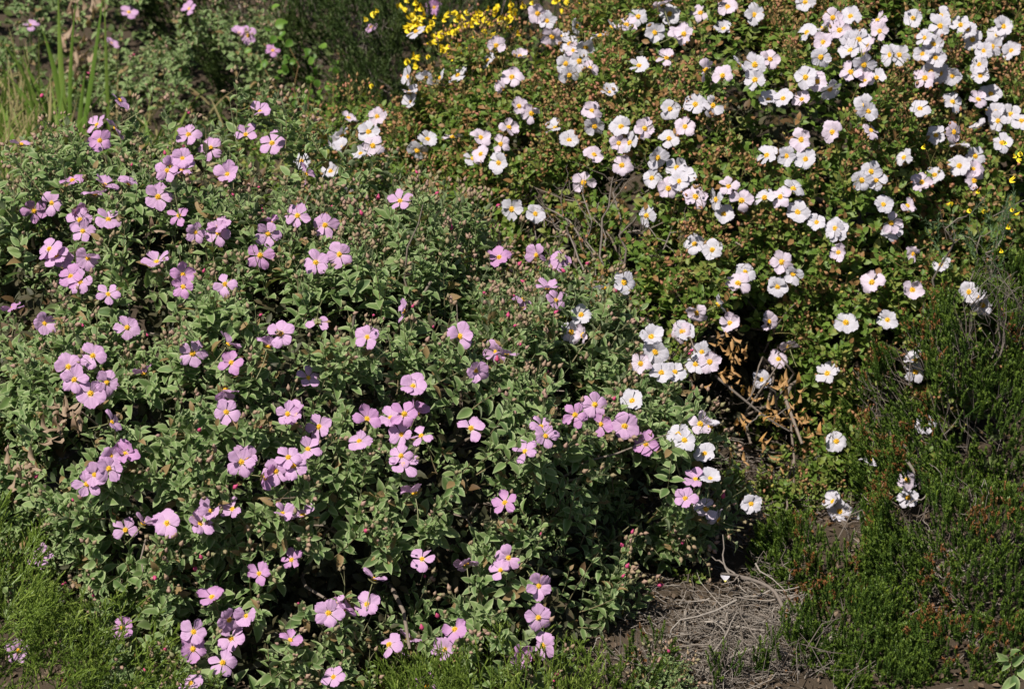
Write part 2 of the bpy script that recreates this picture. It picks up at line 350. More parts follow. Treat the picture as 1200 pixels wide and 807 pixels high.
# ------------------------------------------------------------------ where the photograph shows each flower
PINK = [(140,118,'s'),(136,149),(117,165),(114,147),(25,170,'s'),(221,158),(247,174),(214,186),(196,200),(319,168),(305,132,'s'),(85,212,'s'),(61,238),(40,247),(94,258),(151,217,'s'),(185,231),(210,253),(257,265),(349,253),(318,262,'s'),(267,205,'s'),(358,205,'s'),(381,264),
(58,292),(66,300),(103,302),(83,324),(127,345),(149,384),(52,379,'s'),(214,322),(215,336),(184,308,'s'),(305,299),(370,308),(398,298),(264,333,'s'),(329,391),(372,377),(226,414),(267,404,'s'),(271,425),(109,417),(87,445),(80,430),(106,461),(125,448),(169,439,'s'),(130,495,'s'),(361,443),(265,483),(337,485),(374,500),(338,536),(289,538,'s'),(264,455,'s'),(147,532,'s'),(130,534,'s'),(256,273),(314,274),(97,271),
(431,395),(585,302),(474,365,'s'),(539,394,'s'),(594,416,'s'),(582,412,'s'),(557,434,'s'),(484,453,'s'),(430,491,'s'),(421,517),(474,485),(471,509),(470,534),(552,502),(697,474),(674,486),(732,499),(757,520),(639,511),(634,500,'s'),(657,302,'s'),(641,339,'s'),(614,350,'s'),(651,352,'s'),(704,497),(494,511,'s'),(469,236),
(111,556),(127,549),(102,567),(147,621),(196,613),(47,653),(283,541),(323,552),(344,546),(247,599,'s'),(234,614,'s'),(273,597,'s'),(331,602,'s'),(342,656),(304,672),(249,700),(268,725),(227,740),(226,760),(271,748),(261,776),(143,736),(22,762),(385,718),(340,750),(224,800),(391,793),
(473,544),(486,579,'s'),(592,589,'s'),(495,655),(596,653),(587,668),(547,662,'s'),(533,737),(631,723),(637,756),(456,755,'s'),(467,764,'s'),(430,708,'s'),(438,679,'s'),(522,761,'s'),(607,768,'s'),(500,804),(803,584),(815,562,'s'),(402,714,'s'),(631,686,'s')]
WHITE = [(388,201),(354,189),(395,167),(731,331),(708,339,'s'),(681,369),(684,393),(669,389),(763,395),(798,389),(768,412),(751,426),(791,436),(775,437),(741,470),(795,509),
(827,597,'s'),(832,562,'s'),(843,609,'s'),(880,590),(977,588),(984,599),(1063,562),(1064,583),(1019,540,'s'),
(814,286),(835,293),(982,271),(1046,271),(983,296),(873,319),(865,332),(916,307),(930,321),(911,336),(1022,331),(1069,340),(1103,311),(1071,297,'s'),(1136,342),(1152,358),(1146,349),(817,366),(802,388),(855,379),(901,377),(991,378),(1040,375),(822,413),(815,427),(832,424),(912,421),(892,445),(925,407,'s'),(970,438),(1072,436),(1072,422,'s'),(820,497,'s'),(832,501,'s'),(980,517),(826,532),(1084,497,'s'),(802,516),
(853,9),(821,16),(884,18),(802,40),(848,35,'s'),(944,3),(976,21),(984,36),(946,39),(1029,25),(1070,22),(1103,19),(1102,31),(1016,53),(1031,37),(965,50),(962,67),(996,50),(1012,76),(997,60),(1126,30),(1140,47),(1134,35),(1169,42),(1176,32),(1153,60),(1163,55),(1148,76),(1149,90),(1185,60),(902,70),(885,76),(828,83),(847,89),(865,77),(885,94),(944,91),(958,96),(972,104),(918,116),(940,117),(815,123),(835,124,'s'),(1054,65),(1044,65),(1096,68),(1081,64),(1091,84),(1101,86),(1116,89),(1084,92),(1027,92),(997,85),(1017,131),(1014,124),(1078,128),(1116,120),(1097,159),(1117,155),(1123,171),(1161,111),(1146,117),(1167,132),(1185,134),(1170,142),(1197,142),(1174,168),(1143,183),(1140,199),(1124,195),(1141,212,'s'),(976,155),(939,164),(899,183),(922,183),(944,187),(1060,185),(1080,214),(1010,211),(1021,201),(1027,211),(1035,240),(1063,242,'s'),(1044,261),(802,207),(854,219),(869,235),(896,232),(915,231),(929,222),(935,249),(848,251),(840,234),(815,231),(957,261),(979,268),(803,149),(1084,45),(1094,52),(997,20),(1007,47),(1020,154,'s'),
(630,16),(641,25),(647,43),(488,38,'s'),(581,54,'s'),(572,72,'s'),(609,67,'s'),(600,91),(675,31,'s'),(657,44,'s'),(672,60),(686,55),(668,52),(667,88),(663,75),(679,72),(691,81),(716,33,'s'),(703,43,'s'),(734,30,'s'),(748,20),(767,39),(777,7),(785,17),(793,40),(749,78),(781,69,'s'),(714,110,'s'),(694,130),(697,148),(651,151,'s'),(667,165),(696,182),(729,194),(739,168),(725,168),(728,149),(755,151),(785,128),(784,163),(770,185),(684,214),(783,221),(796,213),(758,253),(627,251),(600,245),(585,191),(564,181),(554,187,'s'),(587,169),(563,162),(596,150),(608,125),(623,133),(591,104,'s'),(530,162,'s'),(501,164),(489,176),(482,120,'s'),(480,109,'s'),(500,90,'s'),(517,92,'s'),(537,89,'s'),(442,137),(437,171),(432,155),(423,181),(408,139,'s'),(402,160,'s'),(402,174,'s'),(793,197),(764,209),(412,227,'s')]
BACKPINK = [(320,60),(291,42),(222,11,'s'),(151,15,'s'),(280,40,'s'),(35,30,'s'),(130,52,'s'),(435,32),(509,9)]

for f in random.sample(PINK, 24):                    # half hidden blooms behind their neighbours
    PINK.append((f[0] + random.choice((-1, 1)) * random.uniform(14, 38), f[1] + random.uniform(-20, 22), 's'))
for f in random.sample(WHITE, 8): WHITE.append((f[0] + random.choice((-1, 1)) * random.uniform(12, 24), f[1] + random.uniform(-12, 12), 's'))

# ------------------------------------------------------------------ canopies
BL_PINK = [(330,560,.15,.62,.45,.42),(150,445,.35,.40,.4,.37),(250,265,.55,.32,.25,.2),(125,240,.6,.17,.2,.15),(590,525,.25,.29,.30,.26),(25,395,.45,.22,.3,.22),(320,765,-.22,.33,.2,.20),(585,700,-.05,.27,.25,.22),(470,365,.45,.22,.25,.18),(740,550,.2,.15,.17,.15),(600,410,.4,.12,.15,.12)]
BL_WHITE = [(880,230,1.15,.52,.55,.45),(660,240,1.15,.36,.4,.31),(1050,180,1.3,.55,.5,.42),(780,420,.72,.30,.3,.28),(1010,420,.78,.25,.25,.28),(1130,345,.95,.18,.25,.2),(775,465,.45,.11,.12,.13),(705,385,.55,.08,.1,.1),(480,232,1.2,.19,.25,.155),(1000,490,.65,.17,.18,.17),(935,562,.45,.15,.12,.13),(1045,570,.48,.12,.12,.11),(875,590,.45,.09,.1,.08)]
def shrink(b, d): return [(u, v, y, max(.04, rx - d), max(.04, ry - d), max(.04, rz - d)) for u, v, y, rx, ry, rz in b]
def drop(p, n, spots):
    keep = np.ones(len(p), bool)
    for c, r, pr in spots: keep &= ~((np.linalg.norm(p - c, axis=1) < r) & (rng.random(len(p)) < pr))
    return p[keep], n[keep]
def at_surface(blobs, u, v, out=0.0):
    """first point of a shrub's canopy met from the viewpoint"""
    d = rayd(u, v); best = None
    for (bu, bv, by, rx, ry, rz) in blobs:
        c = P(bu, bv, by); r = np.array([rx, ry, rz]); o = (CAM - c) / r; q = d / r; A = q @ q; B_ = q @ o; D = B_ * B_ - A * (o @ o - 1)
        if D > 0:
            t = (-B_ - math.sqrt(D)) / A
            if best is None or t < best: best = t
    return CAM + d * ((best if best else 5.2) - out)
holes_w = [(at_surface(BL_WHITE, 690, 262), .13, .75), (at_surface(BL_WHITE, 740, 300), .10, .6), (at_surface(BL_WHITE, 875, 400), .10, .85), (at_surface(BL_WHITE, 880, 470), .16, .97), (at_surface(BL_WHITE, 850, 520), .14, .97), (at_surface(BL_WHITE, 930, 480), .07, .8)]
holes_p = [(at_surface(BL_PINK, 700, 650), .12, .8), (at_surface(BL_PINK, 590, 560), .045, .9), (at_surface(BL_PINK, 80, 700), .06, .9), (at_surface(BL_PINK, 690, 720), .12, .85)]

p, n = canopy(BL_PINK, 1250, amp=.08, scale=.14, seed=1, thin=.44, ungap=.06); p, n = drop(p, n, holes_p)
S_P = shoots(p, n, .085, 6, .0325, tip=.42)
p2, n2 = canopy(shrink(BL_PINK, .09), 620, amp=.08, scale=.14, seed=1, thin=.15); S_P2 = shoots(p2, n2, .08, 5, .025)
pw, nw = canopy(BL_WHITE, 2100, amp=.065, scale=.14, seed=11, thin=.38, ungap=.08); pw, nw = drop(pw, nw, holes_w)
S_W = shoots(pw, nw, .065, 6, .0225, th0=80, th1=35, tip=.6)
pw2, nw2 = canopy(shrink(BL_WHITE, .065), 900, amp=.065, scale=.14, seed=11, thin=.0); pw2, nw2 = drop(pw2, nw2, holes_w); S_W2 = shoots(pw2, nw2, .07, 4, .024)
rusty = np.clip((S_W['pos'][:, 2] - .22) / .45, 0, 1) * noise(S_W['pos'], .07, 63); S_W['dry'] = np.where(rng.random(len(rusty)) < rusty * .42, .96, S_W['dry'])

# buds: clusters at the shoot tips, more of them high on the shrubs
hp = noise(p, .14, 31); nb = np.where(rng.random(len(p)) < .38 + .5 * (hp > .5), rng.integers(1, 6, len(p)), 0)
B_P = buds(S_P['tip'], S_P['axis'], nb, .024, .0105)
hw = noise(pw, .2, 41); top = np.clip((pw[:, 2] - .28) / .4, 0, 1); nbw = np.where(rng.random(len(pw)) < .14 + .58 * top + .42 * (hw > .56), rng.integers(1, 7, len(pw)), 0)
B_W = buds(S_W['tip'], S_W['axis'], nbw, .036, .0092, hang=.1)
print('leaves', len(S_P['pos']), len(S_P2['pos']), len(S_W['pos']), len(S_W2['pos']), 'buds', len(B_P['pos']), len(B_W['pos']))

# ------------------------------------------------------------------ flowers: depth from the foliage round them
def prepare(lst, Ls, R):
    U = []; 
    for L in Ls: U.append(np.stack(proj(L['pos'] + L['y'] * L['s'][:, None] * .5), 1))
    A = np.concatenate(U); out = []
    for f in lst:
        u, v = f[0], f[1]; side = len(f) > 2
        for rad in (16, 30, 60, 140, 400):
            q = A[(np.abs(A[:, 0] - u) < rad) & (np.abs(A[:, 1] - v) < rad)]
            if len(q) >= 4: break
        d = np.percentile(q[:, 2], 12 if side else 5); dd = rayd(u, v); pos = CAM + dd * (d / (dd @ FW))
        out.append((pos, u, v, d, side, R))
    return out
def blend(lst, Lown, Lall, R):                       # a flower on the seam of the two bushes stands clear of both
    return [b if a[3] - b[3] < .5 else a for a, b in zip(prepare(lst, [Lown], R), prepare(lst, Lall, R))]
FP = prepare(PINK, [S_P], .0250); FWh = blend(WHITE, S_W, [S_W, S_P], .0230)
def clear_front(L, flowers, fac=.75):
    u, v, z = proj(L['pos'] + L['y'] * L['s'][:, None] * .5); keep = np.ones(len(u), bool)
    for pos, fu, fv, d, side, R in flowers:
        rp = R / d * 600 / TH * (fac if not side else fac * .55)
        keep &= ~((np.abs(u - fu) < rp) & (np.abs(v - fv) < rp) & (z < d + .012) & ((u - fu) ** 2 + (v - fv) ** 2 < rp * rp))
        if (int(fu) * 7 + int(fv)) % 4:                # most blooms have risen clear into the sun
            w_ = L['pos'] - pos; al = w_ @ SUN; keep &= ~((al > -.002) & (al < .16) & (np.linalg.norm(w_ - al[:, None] * SUN, axis=1) < R * .95))
    return keep
for L in (S_P, S_P2, S_W, S_W2): sub(L, clear_front(L, FP + FWh))
for L in (B_P, B_W):
    k = clear_front(L, FP + FWh)
    for key in L: L[key] = L[key][k]

# ------------------------------------------------------------------ flower meshes
def petal_mesh(name, R, seed, m, wide=.60, notch=.07):
    r = np.random.default_rng(seed); nr, nc = 7, 9; V = []; cup = r.uniform(-.10, .30); ph = r.random(4) * 6; skew = r.uniform(-.09, .09); curl = r.uniform(-.7, .25); fold = r.uniform(-.16, .26)
    for i in range(nr):
        t = i / (nr - 1)
        wd = wide * (0.09 + .91 * math.sin(min(1, t / .84) * math.pi / 2) ** 1.3) * math.sqrt(max(0.0, 1 - (max(0, t - .62) / .43) ** 2.4))
        for j in range(nc):
            c = j / (nc - 1) * 2 - 1; y = .05 + .93 * t * (1 - .13 * abs(c) ** 2.6 * t - notch * math.exp(-(c / .22) ** 2) * t ** 3 * (1 if seed % 3 else .4)) + .02 * math.sin(c * 7 + ph[0]) * t ** 3
            x = c * wd + skew * t * t; z = cup * t * (1 - t) * 1.1 + curl * max(0, t - .5) ** 2 * 1.6 + fold * c * c * t * .7 + .030 * math.sin(c * 8 + ph[1] + t * 3) * t + .018 * math.sin(c * 15 + ph[2]) * t * t + .02 * math.sin(t * 9 + ph[3] + c * 2)
            V.append((x * R, y * R, z * R))
    q = [(i * nc + j, i * nc + j + 1, (i + 1) * nc + j + 1, (i + 1) * nc + j) for i in range(nr - 1) for j in range(nc - 1)]
    return mesh_np(name, V, [np.array(q)], [m])
def stamen_mesh(seed, r0):
    B = Batch(); r = np.random.default_rng(seed); k = 70; ph = r.random(k) * 6.28; el = np.arccos(1 - r.random(k) * .95)
    d = np.stack([np.sin(el) * np.cos(ph), np.sin(el) * np.sin(ph), np.cos(el)], 1); pos = d * r0 * r.uniform(.7, 1.05, k)[:, None] + np.array([0, 0, r0 * .12])
    o = np.array([(1, 0, 0), (0, 1, 0), (-1, 0, 0), (0, -1, 0), (0, 0, 1.2), (0, 0, -1.2)]) * r0 * .21
    V = pos[:, None] + o[None]; F = np.array([(0, 1, 4), (1, 2, 4), (2, 3, 4), (3, 0, 4), (1, 0, 5), (2, 1, 5), (3, 2, 5), (0, 3, 5)]); B.add(V, np.zeros(V.shape), [F])
    u = np.linspace(0, 6.28, 10, endpoint=False); D = np.concatenate([[(0, 0, r0 * .95)], np.stack([np.cos(u) * r0 * .75, np.sin(u) * r0 * .75, 0 * u + r0 * .35], 1), np.stack([np.cos(u) * r0 * .6, np.sin(u) * r0 * .6, 0 * u], 1)])
    f3 = np.array([(0, 1 + i, 1 + (i + 1) % 10) for i in range(10)]); f4 = np.array([(1 + i, 11 + i, 11 + (i + 1) % 10, 1 + (i + 1) % 10) for i in range(10)])
    B.add(D[None], np.zeros((1, 21, 3)), [f3, f4]); return B.mesh('stamens', M['stamen'])
def calyx_mesh(R, seed):
    B = Batch(); r = np.random.default_rng(seed); V, T, F = leaf_template(2, 3, .7, .2, .2, .02, seed)
    a = np.arange(5) * 1.2566 + .6; y = np.stack([np.cos(a), np.sin(a), 0 * a - .25], 1); y = nrm(y); x = np.stack([-np.sin(a), np.cos(a), 0 * a], 1); z = np.cross(x, y)
    W = place(V, np.tile([[0, 0, -.0012]], (5, 1)), x, y, z, R * .42); tn = np.zeros(W.shape); tn[..., 0] = .4; B.add(W, tn, F)
    t = np.linspace(0, 1, 5)[:, None]; bend = r.uniform(-.4, .4, 2); pth = np.concatenate([bend[0] * t ** 2 * R, bend[1] * t ** 2 * R - .3 * t ** 2 * R, -t * R * 1.9 - .001], 1)
    tubes(B, pth[None], np.array([.0009]), np.array([.3]), 4, .9); return B.mesh('flower', M['calyx'])
PET = {k: [petal_mesh('petal', R, s + o, M[m], wd) for s in range(7)] for k, R, o, m, wd in [('pink', .0250, 0, 'pink_petal', .47), ('deep', .0250, 20, 'deep_petal', .45), ('white', .0230, 40, 'white_petal', .50), ('blush', .0230, 60, 'blush_petal', .49)]}
STA = {'p': [stamen_mesh(i, .0041) for i in range(3)], 'w': [stamen_mesh(i + 5, .0050) for i in range(3)]}
CAL = {'p': [calyx_mesh(.0250, i) for i in range(4)], 'w': [calyx_mesh(.0230, i + 9) for i in range(4)]}
def flower(parent, pos, side, kinds, q, s=1.0):
    toc = nrm(CAM - pos)
    ax = nrm(toc * (.80 if not side else .22) + SUN * (.30 if not side else .25) + np.array([0, 0, .12 if not side else .45]) + rng.normal(size=3) * ((.24 if rng.random() < .7 else .5) if not side else .48))
    e1, e2 = basis(ax[None]); e1, e2 = e1[0], e2[0]; ph = rng.random() * 6.28; s = s * rng.uniform(.88, 1.08); kd = kinds[rng.integers(0, len(kinds))]
    x = e1 * math.cos(ph) + e2 * math.sin(ph); y = np.cross(ax, x)
    fo = part('flower', CAL[q][rng.integers(0, 4)], parent, frame(pos, x, y, ax, s))
    base_el = rng.uniform(2, 20) if not side else rng.uniform(5, 40); n5 = 5 if rng.random() > (.10 if not side else .4) else 4; gap = rng.uniform(.78, 1.04) if q == 'p' else rng.uniform(.90, 1.10)
    for i in range(n5):
        a = i * 2 * math.pi / 5 + rng.normal() * .07; el = math.radians(base_el + rng.normal() * 8)
        m = Matrix.Rotation(a, 4, 'Z') @ Matrix.Rotation(el, 4, 'X') @ Matrix.Rotation(rng.normal() * .22 + .10, 4, 'Y') @ Matrix.Diagonal((gap * rng.uniform(.88, 1.06), rng.uniform(.88, 1.08), 1, 1))
        part('petal', PET[kd][rng.integers(0, 7)], fo, Matrix.Translation((0, 0, .0004 + .0002 * (i % 2))) @ m, world=False)
    part('stamens', STA[q][rng.integers(0, 3)], fo, Matrix.Identity(4), world=False)
    return fo, ax

# ------------------------------------------------------------------ shrubs as things
def visible_leaves(Ls, cell=5):
    """which leaf instances the photograph shows largest (first in line of sight); a choice of bookkeeping only"""
    info = []
    for L in Ls:
        c = L['pos'] + L['y'] * L['s'][:, None] * .5; u, v, z = proj(c); area = (L['s'] / z) ** 2 * np.abs((L['z'] * nrm(CAM - c)).sum(1)); info.append((u, v, z, area))
    gw, ghh = 1300 // cell, 900 // cell; buf = np.full((gw, ghh), 99.0)
    for u, v, z, a in info:
        i = ((u + 30) / cell).astype(int); j = ((v + 30) / cell).astype(int); ok = (i >= 0) & (i < gw) & (j >= 0) & (j < ghh); np.minimum.at(buf, (i[ok], j[ok]), z[ok])
    res = []
    for u, v, z, a in info:
        i = ((u + 30) / cell).astype(int).clip(0, gw - 1); j = ((v + 30) / cell).astype(int).clip(0, ghh - 1)
        ok = (u > 4) & (u < 1196) & (v > 4) & (v < 803) & (z < buf[i, j] + .008); sc = np.where(ok, a, -1); m = np.zeros(len(u), bool); m[np.argsort(-sc)[:300]] = True; res.append(m)
    return res
visP, visW, _a, _b = visible_leaves([S_P, S_W, S_P2, S_W2])
def leaf_parts(L, mask, tmpls, m, root):
    ms = [mesh_np('leaf', V, F, [m], np.stack([0 * T + .5, T, 0 * T], 1)) for V, T, F in tmpls]
    for i in np.nonzero(mask)[0]: part('leaf', ms[rng.integers(0, len(ms))], root, frame(L['pos'][i], L['x'][i], L['y'][i], L['z'][i], L['s'][i]))
def buds_to(B, L, tmpl):
    V, F = tmpl; W = place(V, L['pos'], L['x'], L['y'], L['z'], L['s']); tn = np.zeros(W.shape); tn[..., 0] = L['tone'][:, None]; tn[..., 2] = L['dry'][:, None]; B.add(W, tn, F)
def wander(a, b, m, amp):
    t = np.linspace(0, 1, m)[:, None]; q = a + (b - a) * t; w_ = np.cumsum(rng.normal(size=(m, 3)), 0) * amp / math.sqrt(m); w_ -= w_[0] + (w_[-1] - w_[0]) * t; return q + w_ + np.array([0, 0, 1]) * np.sin(t * math.pi) * amp * .8
def branches(root, foot, tips, r0, m='bark', amp=.05, name='branch', twigs=4, label=None):
    for tp in tips:
        ft = foot + np.array([rng.normal() * .03, rng.normal() * .03, 0]); B = Batch(); main = wander(ft, tp, 9, amp); tubes(B, main[None], np.array([r0 * rng.uniform(.7, 1.2)]), np.array([rng.random()]), 5, .35)
        L = np.linalg.norm(tp - ft); tw = []
        for _ in range(twigs):
            i = rng.integers(3, 8); e = main[i] + nrm(nrm(main[8] - main[0]) * .8 + rng.normal(size=3) * .8) * L * rng.uniform(.15, .4); tw.append(wander(main[i], e, 5, amp * .4))
        if tw: tubes(B, np.array(tw), np.full(len(tw), r0 * .38), rng.random(len(tw)), 4, .4)
        part(name, B.mesh(name, M[m]), root, label=label)

# pink rockrose ----------------------------------------------------
foot = np.array([-.35, .2, 0.0]); pink = thing('pink_rockrose', 'large rockrose bush with grey-green leaves and pink flowers, in the foreground', 'shrub', foot)
B = Batch(); leaves_to(B, S_P, SAGE, ~visP); leaves_to(B, S_P2, SAGE); part('foliage', B.mesh('foliage', M['sage_leaf']), pink, kind='stuff')
leaf_parts(S_P, visP, SAGE_HI, M['sage_leaf_one'], pink)
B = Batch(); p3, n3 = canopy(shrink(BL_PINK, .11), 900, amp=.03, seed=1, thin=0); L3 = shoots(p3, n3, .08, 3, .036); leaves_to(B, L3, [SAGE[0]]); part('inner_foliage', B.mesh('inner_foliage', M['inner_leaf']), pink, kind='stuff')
B = Batch(); tubes(B, S_P['path'], np.full(S_P['k'], .0013), rng.random(S_P['k'])); tubes(B, S_P2['path'], np.full(S_P2['k'], .0015), rng.random(S_P2['k'])); tubes(B, B_P['path'], np.full(len(B_P['path']), .0007), rng.random(len(B_P['path'])) * .6); part('stems', B.mesh('stems', M['green_stem']), pink, kind='stuff')
B = Batch(); buds_to(B, B_P, BUD); part('buds', B.mesh('buds', M['pink_bud']), pink, kind='stuff')
tips = [at_surface(BL_PINK, u, v, -.045) for u, v in [(415,370),(400,395),(505,330),(560,590),(490,600),(370,580),(395,640),(230,560),(120,500),(60,380),(200,330),(300,290),(640,480),(680,560),(480,760),(380,700),(150,640),(700,600),(260,450),(470,470)]]
branches(pink, foot, tips, .0065, 'bark', .045)
bee_at = None
for pos, u, v, d, side, R in FP:
    fo, ax = flower(pink, pos, side, ['pink', 'pink', 'pink', 'deep'], 'p')
    if (u, v) == (329, 391): bee_at = (pos, ax)

# white rockrose ---------------------------------------------------
footw = np.array([.5, 1.0, 0.0]); white = thing('white_rockrose', 'large rockrose bush with white flowers and red-brown buds, upper right', 'shrub', footw)
B = Batch(); leaves_to(B, S_W, GRN, ~visW); leaves_to(B, S_W2, [GRN[0], GRN[1]]); part('foliage', B.mesh('foliage', M['green_leaf']), white, kind='stuff')
leaf_parts(S_W, visW, GRN_HI, M['green_leaf_one'], white)
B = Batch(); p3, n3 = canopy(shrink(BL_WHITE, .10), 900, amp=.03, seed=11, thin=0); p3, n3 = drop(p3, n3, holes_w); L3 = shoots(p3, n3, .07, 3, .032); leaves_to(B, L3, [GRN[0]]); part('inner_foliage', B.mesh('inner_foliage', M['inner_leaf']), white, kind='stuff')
B = Batch(); tubes(B, S_W['path'], np.full(S_W['k'], .0010), rng.random(S_W['k'])); tubes(B, B_W['path'], np.full(len(B_W['path']), .0006), rng.random(len(B_W['path']))); part('stems', B.mesh('stems', M['red_stem']), white, kind='stuff')
B = Batch(); buds_to(B, B_W, BUDLO); part('buds', B.mesh('buds', M['red_bud']), white, kind='stuff')
tips = [at_surface(BL_WHITE, u, v, -.03) for u, v in [(640,240),(690,330),(760,300),(850,330),(900,380),(960,420),(1000,300),(820,470),(900,470),(880,520),(940,520),(760,470),(1050,330),(930,570)]]
branches(white, footw, tips, .007, 'bark', .08)
for pos, u, v, d, side, R in FWh: flower(white, pos, side, ['white', 'white', 'white', 'blush'], 'w')
# bare dead twigs in the middle of the white bush
for (u, v, du, dv) in [(690,330,-35,-100),(690,330,-10,-120),(700,325,20,-110),(700,330,-60,-70),(710,330,50,-60),(690,335,-75,-30),(715,320,70,-35),(700,330,5,-90),(740,330,60,-75),(650,320,-25,-60),(700,300,-70,-55),(705,320,35,-130),(760,310,55,-25),(690,320,-20,-60),(640,280,-30,-50),(720,280,40,-60),(670,290,10,-70)]:
    branches(white, at_surface(BL_WHITE, u, v, -.07), [at_surface(BL_WHITE, u + du + rng.normal() * 6, v + dv + rng.normal() * 6, .015)], .0024, 'dark_wood', .03, 'dead_twig', 5)
# curled orange-brown leaves on the bare side of the white bush
DRY = [mesh_np('dried_leaf', V, F, [M['dried_leaf']], np.stack([0 * T + .5, T, 0 * T], 1)) for V, T, F in [leaf_template(4, 5, .55, .7, .5, .12, 3), leaf_template(4, 5, .5, -.5, .4, .1, 5), leaf_template(4, 5, .6, .9, .3, .15, 8)]]
for (u, v, k) in [(855,412,5),(862,408,4),(858,425,4),(868,420,3),(848,402,4),(852,432,3),(860,440,4),(866,450,4),(884,465,5),(905,450,3),(918,448,5),(928,452,3),(930,470,5),(938,474,3),(900,480,4),(908,485,3),(910,492,4),(915,495,4),(936,492,5),(943,486,3),(870,500,5),(878,498,3),(898,488,3),(957,490,3),(895,515,3),(850,395,3),(955,505,3),(960,500,2),(843,440,2),(820,455,2),(915,535,3),(870,540,3)]:
    c = at_surface(BL_WHITE, u, v, .005)
    if np.linalg.norm(c - CAM) > 5.6 : c = CAM + rayd(u, v) * 5.3
    for _ in range(k):
        y = nrm(rng.normal(size=3)); x, z = basis(y[None]); q = c + rng.normal(size=3) * .007; part('dried_leaf', DRY[rng.integers(0, 3)], white, frame(q, x[0], y, z[0], rng.uniform(.012, .020)))
GRD = [mesh_np('withered_leaf', m.vertices and np.array([v.co[:] for v in m.vertices]), [np.array([f.vertices[:] for f in m.polygons if len(f.vertices) == 3]), np.array([f.vertices[:] for f in m.polygons if len(f.vertices) == 4])], [M['grey_dried']], np.tile([.5, .3, 0], (len(m.vertices), 1))) for m in DRY]
for (u, v, k) in [(75,480,6),(85,488,6),(68,492,5),(78,500,5),(60,505,4),(20,545,6),(30,552,5),(14,556,5),(38,545,3),(92,478,3),(640,445,2),(185,268,2)]:
    c = at_surface(BL_PINK, u, v, .04)
    for _ in range(k):
        y = nrm(rng.normal(size=3)); x, z = basis(y[None]); q = c + rng.normal(size=3) * .009; part('withered_leaf', GRD[rng.integers(0, 3)], pink, frame(q, x[0], y, z[0], rng.uniform(.014, .024)))

# bee on a pink flower ---------------------------------------------
def ball(B, c, r, sc=(1, 1, 1), y=(0, 1, 0), seg=8):
    y = nrm(np.array(y, float)); x, z = basis(y[None]); x, z = x[0], z[0]; V = [np.array(c) - y * r * sc[1]]
    for i in range(1, 6):
        t = math.pi * i / 6
        for j in range(seg): a = j * 2 * math.pi / seg; V.append(np.array(c) - y * r * sc[1] * math.cos(t) + (x * math.cos(a) * sc[0] + z * math.sin(a) * sc[2]) * r * math.sin(t))
    V.append(np.array(c) + y * r * sc[1]); f3 = [(0, 1 + (j + 1) % seg, 1 + j) for j in range(seg)] + [(41 - seg + j + 0, 41 - seg + (j + 1) % seg, 41) for j in range(seg)]
    f4 = [(1 + i * seg + j, 1 + i * seg + (j + 1) % seg, 1 + (i + 1) * seg + (j + 1) % seg, 1 + (i + 1) * seg + j) for i in range(4) for j in range(seg)]
    B.add(np.array(V)[None], np.zeros((1, len(V), 3)), [np.array(f3), np.array(f4)])
bp, bax = bee_at; bc = bp + bax * .009; bee = thing('bee', 'small brown bee feeding on a pink flower', 'bee', bc)
bx_ = nrm(np.cross(bax, UP)); by_ = np.cross(bax, bx_)
for nm, off, r, sc, m in [('thorax', 0, .0024, (1, 1, 1), 'bee_fur'), ('abdomen', .0046, .0026, (1, 1.5, 1), 'bee_dark'), ('head', -.0031, .0016, (1.1, .9, 1), 'bee_dark')]:
    B = Batch(); ball(B, bc + bx_ * off, r, sc, bx_); part(nm, B.mesh(nm, M[m]), bee)
for sgn in (-1, 1):
    V, T, F = leaf_template(3, 3, .36, 0, .02, 0, 1); y = nrm(bx_ * .8 + by_ * sgn * .7 + bax * .3); z = nrm(bax - y * (bax @ y)); part('wing', mesh_np('wing', V, F, [M['grey_dried']], np.zeros((len(V), 3))), bee, frame(bc + bax * .002, np.cross(y, z), y, z, .008))
    B = Batch(); tubes(B, np.array([[bc, bc + by_ * sgn * .004 + bx_ * o, bc + by_ * sgn * .0055 + bx_ * o * 1.6 - bax * .006] for o in (-.002, .0008, .003)]), np.full(3, .0003), np.zeros(3)); part('leg', B.mesh('leg', M['bee_dark']), bee)

